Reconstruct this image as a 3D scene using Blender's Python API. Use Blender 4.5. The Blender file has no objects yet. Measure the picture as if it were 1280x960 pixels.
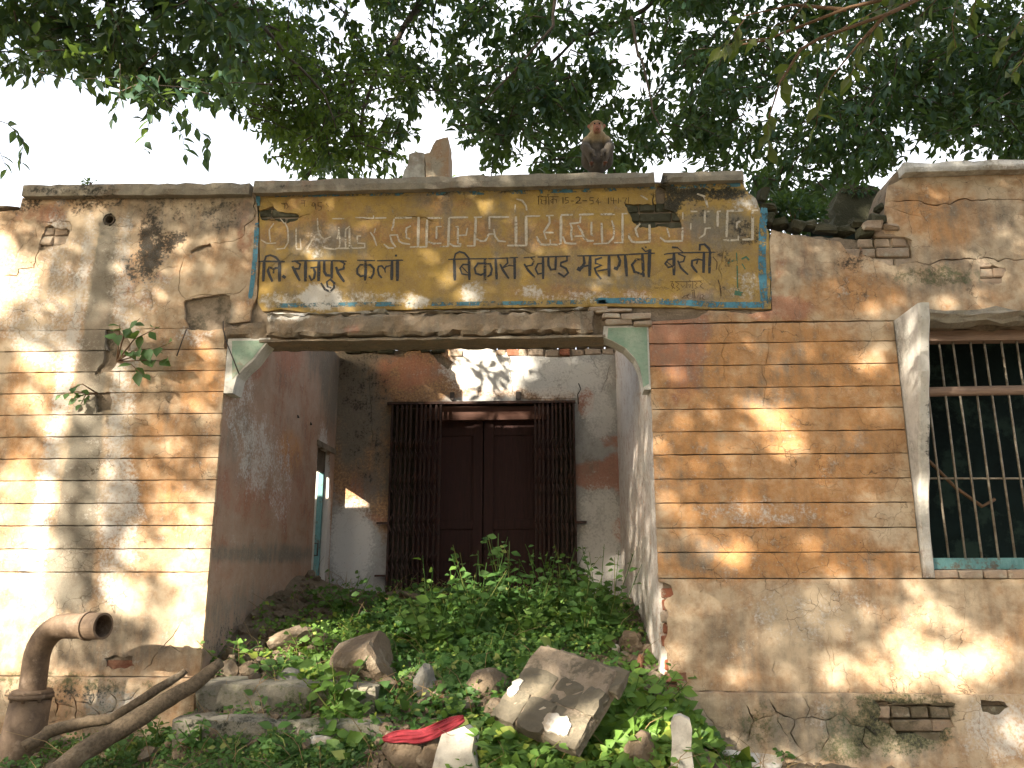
import bpy, bmesh, math, random
import numpy as np
from mathutils import Vector, Matrix, noise as mnoise
from mathutils.geometry import delaunay_2d_cdt
random.seed(7); rng = np.random.default_rng(7)
R = math.radians
C = bpy.context.scene.collection
scene = bpy.context.scene

# ------------------------------------------------------------------ camera
CAM = np.array([0.0, 0.0, 1.5]); FPX = 1000.0; PITCH, YAW = 13.0, 3.0
cam = bpy.data.cameras.new("camera"); camo = bpy.data.objects.new("camera", cam); C.objects.link(camo)
camo.location = CAM; camo.rotation_euler = (R(90 + PITCH), 0, R(YAW))
cam.sensor_width = 36; cam.lens = 36 * FPX / 1280; cam.clip_end = 2000; cam.clip_start = 0.05
scene.camera = camo
scene.render.resolution_x, scene.render.resolution_y = 1024, 768

# ------------------------------------------------------------------ daylight
SUN_EL, SUN_AZ = 21.0, 38.0                       # sun behind the camera, to its left
S = np.array([-math.sin(R(SUN_AZ)) * math.cos(R(SUN_EL)), -math.cos(R(SUN_AZ)) * math.cos(R(SUN_EL)), math.sin(R(SUN_EL))])
world = bpy.data.worlds.new("World"); scene.world = world; world.use_nodes = True
wn = world.node_tree; wn.nodes.clear()
sky = wn.nodes.new("ShaderNodeTexSky"); sky.sky_type = 'NISHITA'; sky.sun_disc = False
sky.sun_elevation = R(SUN_EL); sky.sun_rotation = R(180 + SUN_AZ)
sky.air_density = 1.0; sky.dust_density = 7.0; sky.ozone_density = 1.0
bg = wn.nodes.new("ShaderNodeBackground"); bg.inputs[1].default_value = 0.15
wo = wn.nodes.new("ShaderNodeOutputWorld")
cl = wn.nodes.new("ShaderNodeTexNoise"); cl.inputs['Scale'].default_value = 1.6; cl.inputs['Detail'].default_value = 6; cl.inputs['Roughness'].default_value = .55
mr = wn.nodes.new("ShaderNodeMapRange"); mr.inputs[1].default_value = .36; mr.inputs[2].default_value = .60; mr.inputs[3].default_value = .12; mr.inputs[4].default_value = 1.0
mxw = wn.nodes.new("ShaderNodeMix"); mxw.data_type = 'RGBA'; mxw.inputs[7].default_value = (3.5, 3.6, 3.8, 1)      # thin bright cloud
wn.links.new(cl.outputs[0], mr.inputs[0]); wn.links.new(mr.outputs[0], mxw.inputs[0]); wn.links.new(sky.outputs[0], mxw.inputs[6]); wn.links.new(mxw.outputs[2], bg.inputs[0]); wn.links.new(bg.outputs[0], wo.inputs[0])
sl = bpy.data.lights.new("sun", 'SUN'); so = bpy.data.objects.new("sun", sl); C.objects.link(so)
sl.energy = 5.0; sl.angle = R(0.53); sl.color = (1.0, 0.90, 0.74)
so.rotation_euler = Vector(S).to_track_quat('Z', 'Y').to_euler(); so.location = (-6, -9, 9)
scene.view_settings.view_transform = 'Standard'; scene.view_settings.look = 'None'
scene.view_settings.exposure = 2.02; scene.view_settings.gamma = 1.0
scene.render.engine = 'CYCLES'
scene.cycles.use_denoising = True
scene.cycles.max_bounces = 8; scene.cycles.transparent_max_bounces = 12

# ------------------------------------------------------------------ measuring helpers (photo pixel -> place)
_cp, _sp, _cy, _sy = math.cos(R(PITCH)), math.sin(R(PITCH)), math.cos(R(YAW)), math.sin(R(YAW))
FW = np.array([-_sy * _cp, _cy * _cp, _sp]); RT = np.array([_cy, _sy, 0.0]); UP = np.cross(RT, FW)
def ray(px, py): return FW + RT * ((px - 640) / FPX) + UP * ((480 - py) / FPX)
YF, YB = 5.40, 8.35
def at(px, py, Y=YF):
    d = ray(px, py); return CAM + d * ((Y - CAM[1]) / d[1])
def atx(px, py, X):
    d = ray(px, py); return CAM + d * ((X - CAM[0]) / d[0])
def pix(P):
    v = np.asarray(P, float) - CAM; f = v @ FW
    return 640 + FPX * (v @ RT) / f, 480 - FPX * (v @ UP) / f
def F2(px, py, Y=YF):                              # facade coordinates (x, z)
    p = at(px, py, Y); return (p[0], p[2])
def poly(pts, Y=YF): return [F2(a, b, Y) for a, b in pts]

# ------------------------------------------------------------------ object helpers
def tag(o, label=None, cat=None, group=None, kind=None):
    if label: o['label'] = label
    if cat: o['category'] = cat
    if group: o['group'] = group
    if kind: o['kind'] = kind
    return o
def link(name, me, mat=None, parent=None):
    o = bpy.data.objects.new(name, me); C.objects.link(o)
    if mat is not None and len(me.materials) == 0: me.materials.append(mat)
    if parent is not None: o.parent = parent; o.matrix_parent_inverse = parent.matrix_world.inverted()
    return o
def empty(name, loc=(0, 0, 0), rz=0):
    o = bpy.data.objects.new(name, None); C.objects.link(o); o.location = loc; o.rotation_euler = (0, 0, rz)
    o.empty_display_size = 0.1
    bpy.context.view_layer.update() if False else None
    o.matrix_world = Matrix.Translation(loc) @ Matrix.Rotation(rz, 4, 'Z')
    return o
class MB:
    def __init__(s): s.v = []; s.f = []; s.sm = []
    def add(s, v, f, smooth=False):
        b = len(s.v); s.v += [tuple(map(float, p)) for p in v]; s.f += [tuple(i + b for i in q) for q in f]; s.sm += [smooth] * len(f)
    def box(s, lo, hi, M=None, jit=0.0):
        x0, y0, z0 = lo; x1, y1, z1 = hi
        v = [(x0,y0,z0),(x1,y0,z0),(x1,y1,z0),(x0,y1,z0),(x0,y0,z1),(x1,y0,z1),(x1,y1,z1),(x0,y1,z1)]
        if jit: v = [tuple(c + random.uniform(-jit, jit) for c in p) for p in v]
        if M is not None: v = [tuple(M @ Vector(p)) for p in v]
        s.add(v, [(0,3,2,1),(4,5,6,7),(0,1,5,4),(1,2,6,5),(2,3,7,6),(3,0,4,7)])
    def tube(s, pts, rad, seg=8, caps=True, wob=0.0):
        pts = [Vector(p) for p in pts]; n = len(pts)
        if not hasattr(rad, '__len__'): rad = [rad] * n
        t0 = (pts[1] - pts[0]).normalized(); u = t0.orthogonal().normalized(); rings = []
        for i in range(n):
            t = (pts[min(i+1, n-1)] - pts[max(i-1, 0)]).normalized()
            u = (u - t * u.dot(t)).normalized(); w = t.cross(u)
            rings.append([pts[i] + (u * math.cos(2*math.pi*k/seg) + w * math.sin(2*math.pi*k/seg)) * rad[i] * (1 + (random.uniform(-wob, wob) if wob else 0)) for k in range(seg)])
        v = [p for r in rings for p in r]; f = []
        for i in range(n - 1):
            for k in range(seg):
                a = i*seg + k; b = i*seg + (k+1) % seg; f.append((a, b, b+seg, a+seg))
        if caps: f.append(tuple(range(seg))[::-1]); f.append(tuple((n-1)*seg + k for k in range(seg)))
        s.add(v, f, True)
    def mesh(s, name):
        me = bpy.data.meshes.new(name); me.from_pydata(s.v, [], s.f)
        me.polygons.foreach_set('use_smooth', s.sm); me.update(); return me
    def build(s, name, mat, parent=None): return link(name, s.mesh(name), mat, parent)

def bevelled_box(sx, sy, sz, bev=0.006, jit=0.003, seed=0):
    r = random.Random(seed); bm = bmesh.new(); bmesh.ops.create_cube(bm, size=1)
    for v in bm.verts: v.co = Vector((v.co.x*sx + r.uniform(-jit, jit), v.co.y*sy + r.uniform(-jit, jit), v.co.z*sz + r.uniform(-jit, jit)))
    bmesh.ops.bevel(bm, geom=list(bm.edges), offset=bev, segments=1, affect='EDGES')
    for v in bm.verts: v.co += Vector((r.uniform(-jit, jit), r.uniform(-jit, jit), r.uniform(-jit, jit))) * 0.4
    me = bpy.data.meshes.new('block'); bm.to_mesh(me); bm.free(); return me
def fbm(x, y, z=0.0, o=4):
    return mnoise.fractal(Vector((x, y, z)), 1.0, 2.0, o)

# ------------------------------------------------------------------ node helpers
class NT:
    def __init__(s, name):
        s.m = bpy.data.materials.new(name); s.m.use_nodes = True; s.t = s.m.node_tree; s.t.nodes.clear()
        s.out = s.t.nodes.new("ShaderNodeOutputMaterial"); s._co = None
    def n(s, typ, ins=None, **kw):
        nd = s.t.nodes.new("ShaderNode" + typ)
        for k, v in kw.items(): setattr(nd, k, v)
        for k, v in (ins or {}).items(): s.set(nd.inputs[k], v)
        return nd
    def set(s, sock, v):
        if isinstance(v, bpy.types.NodeSocket): s.t.links.new(v, sock)
        elif isinstance(v, (tuple, list)) and len(v) == 3 and sock.type == 'RGBA': sock.default_value = (*v, 1)
        else: sock.default_value = v
    def co(s):
        if s._co is None: s._co = s.n("TexCoord").outputs['Object']
        return s._co
    def geo(s): return s.n("NewGeometry").outputs['Position']
    def mp(s, sc=(1,1,1), src=None): return s.n("Mapping", {'Vector': src or s.co(), 'Scale': sc}).outputs[0]
    def noise(s, scale, detail=6, rough=.6, dist=0.0, vec=None):
        return s.n("TexNoise", {'Vector': vec or s.co(), 'Scale': scale, 'Detail': detail, 'Roughness': rough, 'Distortion': dist}).outputs[0]
    def math(s, op, a, b=0.0, c=None, clamp=False):
        nd = s.n("Math", operation=op, use_clamp=clamp); s.set(nd.inputs[0], a); s.set(nd.inputs[1], b)
        if c is not None: s.set(nd.inputs[2], c)
        return nd.outputs[0]
    def ss(s, v, a, b):
        nd = s.n("MapRange", interpolation_type='SMOOTHSTEP'); s.set(nd.inputs[0], v); s.set(nd.inputs[1], a); s.set(nd.inputs[2], b)
        return nd.outputs[0]
    def mix(s, f, a, b, mode='MIX'):
        nd = s.n("Mix", data_type='RGBA', blend_type=mode, clamp_factor=True); s.set(nd.inputs[0], f); s.set(nd.inputs[6], a); s.set(nd.inputs[7], b)
        return nd.outputs[2]
    def rgb(s, c): nd = s.n("RGB"); nd.outputs[0].default_value = (*c, 1); return nd.outputs[0]
    def attr(s, name):
        nd = s.n("Attribute", attribute_name=name); sp = s.n("SeparateColor"); s.t.links.new(nd.outputs['Color'], sp.inputs[0])
        return sp.outputs[0], sp.outputs[1], sp.outputs[2], nd.outputs['Alpha']
    def bump(s, h, st=.5, dist=.01): return s.n("Bump", {'Height': h, 'Strength': st, 'Distance': dist}).outputs[0]
    def bsdf(s, col, rough=.9, bump=None, metal=0.0, spec=.3):
        b = s.n("BsdfPrincipled", {'Base Color': col, 'Roughness': rough, 'Metallic': metal, 'Specular IOR Level': spec})
        if bump is not None: s.set(b.inputs['Normal'], bump)
        return b.outputs[0]
    def done(s, sh): s.t.links.new(sh, s.out.inputs[0]); return s.m

CREAM = (.58, .46, .325); ORANGE = (.53, .235, .075); RED = (.36, .13, .075); GREY = (.245, .225, .185)
BLACK = (.028, .028, .025); WHITE = (.66, .64, .60); MOSS = (.06, .075, .03)
def plaster_mat(name, base=CREAM, orange=ORANGE, seedv=0.0, craze=1.0, base2=None):
    t = NT(name); co = t.n("Mapping", {'Vector': t.co(), 'Location': (seedv, seedv*.7, seedv*1.3)}).outputs[0]; t._co = co
    O, Rd, K, G = t.attr('m1'); Wh, Mo, _a, _b = t.attr('m2')
    big = t.noise(2.2, 8, .65, .3); mid = t.noise(9, 8, .7, .2); fine = t.noise(45, 6, .7); grit = t.noise(160, 3, .6)
    drip = t.noise(3.0, 6, .6, vec=t.mp((6, 6, .7), co))
    bigc = t.math('MULTIPLY_ADD', t.math('SUBTRACT', big, .5), 1.6, t.math('MULTIPLY', t.math('SUBTRACT', mid, .5), 1.1))
    dr = t.math('MULTIPLY_ADD', t.math('SUBTRACT', drip, .5), .7, t.math('MULTIPLY', bigc, .75))
    finec = t.math('MULTIPLY_ADD', t.math('SUBTRACT', fine, .5), 1.4, t.math('MULTIPLY', t.math('SUBTRACT', mid, .5), 1.3))
    def th(m, nz, soft=.16): return t.ss(t.math('ADD', m, nz), .5 - soft, .5 + soft)
    c = t.mix(t.ss(mid, .35, .65), base, base2 or tuple(x*.80 for x in base))
    c = t.mix(t.math('MULTIPLY', t.ss(big, .45, .7), .35), c, GREY)
    oc = t.mix(t.ss(fine, .35, .7), orange, (.56, .30, .11))
    oc = t.mix(t.ss(mid, .45, .75), oc, (.36, .17, .06))
    c = t.mix(t.math('MULTIPLY', th(O, bigc, .30), .88), c, oc)
    c = t.mix(t.math('MULTIPLY', th(Rd, bigc, .2), .8), c, t.mix(fine, RED, (.46, .22, .14)))
    c = t.mix(t.math('MULTIPLY', t.ss(t.noise(1.5, 9, .72, .6), .48, .72), .30), c, t.mix(mid, (.16, .115, .07), (.30, .21, .13)))
    c = t.mix(t.math('MULTIPLY', th(G, dr, .33), .85), c, t.mix(fine, (.13, .122, .10), (.25, .235, .195)))
    c = t.mix(t.math('MULTIPLY', th(Wh, finec, .25), .8), c, WHITE)
    c = t.mix(t.math('MULTIPLY', th(Mo, finec, .2), .85), c, t.mix(fine, MOSS, (.10, .11, .05)))
    c = t.mix(t.math('MULTIPLY', th(K, finec, .16), .9), c, BLACK)
    # crazing: hairline cracks in patches, pits and specks
    wv = t.n("VectorMath", {0: co}, operation='ADD'); nz = t.n("TexNoise", {'Vector': co, 'Scale': 5.0, 'Detail': 5.0}).outputs[1]
    sc = t.n("VectorMath", operation='SCALE'); t.set(sc.inputs[0], nz); sc.inputs['Scale'].default_value = .22; t.t.links.new(sc.outputs[0], wv.inputs[1])
    vo = t.n("TexVoronoi", {'Vector': wv.outputs[0], 'Scale': 4.2}, feature='DISTANCE_TO_EDGE').outputs[0]
    vo2 = t.n("TexVoronoi", {'Vector': wv.outputs[0], 'Scale': 15.0}, feature='DISTANCE_TO_EDGE').outputs[0]
    gate = t.ss(t.noise(1.7, 4, .6), .47, .62); gate2 = t.ss(t.noise(2.6, 4, .6, vec=t.mp((1, 1, 1.1), t.co())), .55, .66)
    cr = t.math('MULTIPLY', t.math('SUBTRACT', 1.0, t.ss(vo, .0, .010)), gate)
    cr2 = t.math('MULTIPLY', t.math('SUBTRACT', 1.0, t.ss(vo2, .0, .035)), gate2)
    crk = t.math('MULTIPLY', t.math('MAXIMUM', cr, cr2), craze * .75)
    pit = t.math('MULTIPLY', t.ss(t.noise(70, 2, .5), .70, .76), .6)
    c = t.mix(crk, c, (.10, .075, .05)); c = t.mix(pit, c, (.12, .09, .06))
    c = t.mix(t.math('MULTIPLY', t.math('SUBTRACT', grit, .5), .5), c, (.75, .7, .6))
    h = t.math('ADD', t.math('MULTIPLY', mid, .6), t.math('ADD', t.math('MULTIPLY', fine, .5), t.math('MULTIPLY', grit, .25)))
    h = t.math('SUBTRACT', h, t.math('ADD', t.math('MULTIPLY', crk, .8), pit))
    h = t.math('ADD', h, t.math('MULTIPLY', th(O, bigc, .1), .12))
    return t.done(t.bsdf(c, .95, t.bump(h, .55, .012), spec=.15))
M = {}
M['plaster'] = plaster_mat('weathered_plaster')
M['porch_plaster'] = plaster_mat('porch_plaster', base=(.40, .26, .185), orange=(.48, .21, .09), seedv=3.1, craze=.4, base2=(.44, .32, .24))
M['back_plaster'] = plaster_mat('back_plaster', base=(.42, .41, .39), orange=(.17, .085, .045), seedv=8.3, craze=.5)
M['sign'] = plaster_mat('sign_paint', base=(.43, .285, .080), orange=(.27, .175, .095), seedv=5.7, craze=.6, base2=(.33, .22, .08))
M['fin'] = plaster_mat('fin_render', base=(.62, .60, .55), seedv=12.3, craze=.3)
M['concrete'] = plaster_mat('old_concrete', base=(.34, .30, .23), seedv=15.3, craze=.8, base2=(.24, .21, .165))

M['lintel'] = plaster_mat('lintel_concrete', base=(.33, .245, .165), orange=(.30, .15, .08), seedv=22.1, craze=1.0, base2=(.22, .155, .10))
M['step'] = plaster_mat('step_concrete', base=(.24, .215, .17), seedv=18.3, craze=.6, base2=(.17, .155, .12))

def brick_mat(name, a, b, moss=.3):
    t = NT(name); oi = t.n("ObjectInfo").outputs['Random']
    co = t.n("VectorMath", {0: t.co()}, operation='ADD'); cb = t.n("CombineXYZ", {0: t.math('MULTIPLY', oi, 37.0), 1: t.math('MULTIPLY', oi, 11.0)})
    t.t.links.new(cb.outputs[0], co.inputs[1]); t._co = co.outputs[0]
    n1 = t.noise(18, 6, .7); n2 = t.noise(80, 4, .7)
    c = t.mix(oi, a, b); c = t.mix(t.ss(n1, .4, .7), c, tuple(x*.55 for x in a))
    c = t.mix(t.math('MULTIPLY', t.ss(t.noise(9, 5, .7), .52, .62), .75), c, (.42, .37, .29))
    c = t.mix(t.math('MULTIPLY', t.ss(t.noise(6, 5, .7), 1-.55*moss-.35, 1-.55*moss-.2), moss), c, (.045, .05, .03))
    return t.done(t.bsdf(c, .95, t.bump(t.math('ADD', n1, n2), .7, .008), spec=.15))
M['brick'] = brick_mat('red_brick', (.30, .105, .06), (.24, .13, .085), .25)
M['brick_mossy'] = brick_mat('mossy_brick', (.21, .165, .115), (.29, .225, .165), .5)
M['brick_dusty'] = brick_mat('dusty_brick', (.42, .33, .25), (.34, .25, .18), .15)
M['brick_dark'] = brick_mat('dark_brick', (.10, .085, .06), (.16, .12, .09), .8)

def simple_mat(name, c1, c2, scale=12, rough=.9, bump=.5, dist=.01, metal=0.0, stretch=(1,1,1), spec=.25, spots=None, rnd=False):
    t = NT(name)
    if rnd:
        oi = t.n("ObjectInfo").outputs['Random']; cb = t.n("CombineXYZ", {0: t.math('MULTIPLY', oi, 31.0), 2: t.math('MULTIPLY', oi, 17.0)})
        ad = t.n("VectorMath", operation='ADD'); t.set(ad.inputs[0], t.co()); t.t.links.new(cb.outputs[0], ad.inputs[1]); t._co = ad.outputs[0]
    v = t.mp(stretch, t.co())
    n1 = t.noise(scale, 8, .65, .2, vec=v); n2 = t.noise(scale*6, 5, .7, vec=v)
    c = t.mix(t.ss(n1, .3, .7), c1, c2); c = t.mix(t.math('MULTIPLY', t.ss(n2, .5, .8), .5), c, tuple(x*.5 for x in c1))
    if spots: c = t.mix(t.ss(t.noise(scale*.5, 6, .7), .52, .62), c, spots)
    if rnd: c = t.mix(t.math('MULTIPLY', oi, .45), c, tuple(x*.45 for x in c1))
    return t.done(t.bsdf(c, rough, t.bump(t.math('ADD', n1, t.math('MULTIPLY', n2, .5)), bump, dist), metal, spec))
M['mortar'] = simple_mat('wall_core', (.20, .155, .11), (.30, .24, .18), 8, bump=.9, dist=.02, spots=(.12, .10, .07))
M['soil'] = simple_mat('soil', (.13, .10, .065), (.24, .19, .13), 5, bump=1, dist=.03, spots=(.09, .075, .045))
M['wood_door'] = simple_mat('door_wood', (.055, .021, .017), (.036, .016, .013), 6, .6, .4, stretch=(8, 8, .6))
M['wood_head'] = simple_mat('door_head_wood', (.13, .06, .042), (.085, .042, .03), 6, .65, .4, stretch=(.6, 8, 8))
M['gate'] = simple_mat('gate_iron', (.045, .030, .027), (.08, .045, .035), 20, .6, .5, metal=.3, spots=(.07, .03, .02))
M['teal'] = simple_mat('teal_paint', (.10, .23, .24), (.15, .31, .31), 14, .6, .4, stretch=(3, 3, 1), spots=(.12, .11, .09))
M['green_plaster'] = simple_mat('green_limewash', (.22, .34, .25), (.36, .42, .33), 7, .9, .5, spots=(.42, .36, .27))
M['window_wood'] = simple_mat('window_wood', (.34, .24, .18), (.24, .16, .12), 10, .8, .5, stretch=(.6, 8, 8))
M['bar'] = simple_mat('bar_iron', (.34, .31, .25), (.18, .14, .10), 22, .6, .4, metal=.2)
M['rust'] = simple_mat('rusty_pipe', (.22, .155, .105), (.11, .075, .052), 9, .7, .8, metal=.1, spots=(.25, .185, .135))
M['log'] = simple_mat('dead_wood', (.20, .15, .10), (.10, .075, .05), 9, .9, .9, stretch=(6, 6, 6), spots=(.26, .21, .15))
M['stone'] = simple_mat('rubble_stone', (.235, .175, .12), (.15, .115, .08), 9, bump=.9, dist=.025, rnd=True, spots=(.30, .245, .18))
M['stone_grey'] = simple_mat('grey_stone', (.26, .25, .22), (.18, .17, .15), 16, bump=.9, rnd=True)
M['stone_white'] = simple_mat('whitewashed_stone', (.66, .62, .55), (.5, .46, .4), 10, bump=.8, spots=(.40, .33, .25))
M['cloth'] = simple_mat('red_cloth', (.24, .024, .034), (.15, .016, .022), 30, .85, .5, .004)
M['paper'] = simple_mat('litter_paper', (.7, .7, .68), (.6, .6, .6), 10, .8, .3)
M['bark'] = simple_mat('bark', (.13, .10, .075), (.07, .055, .04), 16, .9, .9, stretch=(3, 3, 1))
M['twig'] = simple_mat('twig', (.20, .12, .07), (.13, .08, .045), 20, .85, .5)
M['wire'] = simple_mat('wire', (.05, .045, .04), (.08, .06, .05), 20, .6, .2)
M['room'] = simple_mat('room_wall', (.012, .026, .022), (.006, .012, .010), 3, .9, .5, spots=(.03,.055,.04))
M['dark'] = simple_mat('roof_slab', (.14, .11, .08), (.09, .07, .05), 6, bump=.9, dist=.02)

def paint_mat(name, col, wear=.5, scale=14, rough=.7, col2=None):
    t = NT(name); t._co = t.geo()
    n1 = t.noise(scale, 8, .75, .2); n2 = t.noise(scale*5, 5, .7)
    k = t.math('ADD', t.math('MULTIPLY', n1, .7), t.math('MULTIPLY', n2, .3))
    f = t.ss(k, wear - .05, wear + .05)
    b = t.bsdf(t.mix(t.ss(n2, .3, .7), col, col2 or tuple(x*.7 for x in col)), rough, t.bump(n2, .3, .004))
    tr = t.n("BsdfTransparent").outputs[0]
    mx = t.n("MixShader"); t.set(mx.inputs[0], t.math('SUBTRACT', 1.0, f)); t.set(mx.inputs[1], tr); t.set(mx.inputs[2], b)
    return t.done(mx.outputs[0])
M['ink'] = paint_mat('black_letter_paint', (.032, .033, .038), .59, 16, col2=(.06, .06, .06))
M['ink_thin'] = paint_mat('thin_letter_paint', (.04, .03, .025), .60, 30)
M['ink_brown'] = paint_mat('faded_letter_paint', (.10, .06, .035), .56, 25)
M['chalk'] = paint_mat('white_outline_paint', (.60, .54, .44), .57, 12, col2=(.42, .36, .26))
M['blue'] = paint_mat('blue_border_paint', (.06, .175, .25), .535, 11, col2=(.09, .26, .34))
M['blue_worn'] = paint_mat('worn_blue_border_paint', (.06, .16, .21), .49, 7, col2=(.10, .22, .26))
M['green_paint'] = paint_mat('green_plant_paint', (.09, .20, .13), .52, 16)

def leaf_mat(name, c1, c2, trans=.35, c3=None, rough=.55, amt=.15, spec=.3):
    t = NT(name); ri = t.n("NewGeometry").outputs['Random Per Island']
    c = t.mix(ri, c1, c2); c = t.mix(t.ss(t.noise(1.3, 3), .45, .65), c, tuple(x*.75 for x in c1))
    if c3: c = t.mix(t.math('MULTIPLY', t.ss(ri, 1-amt, 1-amt*.5), .9), c, c3)
    b = t.bsdf(c, rough, spec=spec)
    tr = t.n("BsdfTranslucent", {'Color': t.mix(.6, c, (.28, .42, .05))}).outputs[0]
    mx = t.n("MixShader"); mx.inputs[0].default_value = trans; t.set(mx.inputs[1], b); t.set(mx.inputs[2], tr)
    return t.done(mx.outputs[0])
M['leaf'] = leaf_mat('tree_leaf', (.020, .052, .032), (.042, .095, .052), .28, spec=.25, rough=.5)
M['leaf_sun'] = leaf_mat('sunlit_tree_leaf', (.06, .11, .02), (.11, .16, .03), .4)  # brighter copy of the tree leaf, sunlight put into its colour
M['leaf_near'] = leaf_mat('near_leaf', (.06, .075, .018), (.10, .11, .025), .35)
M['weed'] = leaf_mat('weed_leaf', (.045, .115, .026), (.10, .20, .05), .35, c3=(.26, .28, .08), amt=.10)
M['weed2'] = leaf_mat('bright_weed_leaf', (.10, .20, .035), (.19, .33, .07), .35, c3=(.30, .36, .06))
M['wall_leaf'] = leaf_mat('wall_sapling_leaf', (.035, .09, .035), (.08, .17, .05), .3)
M['dry'] = leaf_mat('dry_leaf', (.26, .16, .07), (.36, .26, .14), .1)
M['far_leaf'] = leaf_mat('pale_far_leaf', (.12, .17, .05), (.18, .24, .08), .45)

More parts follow.
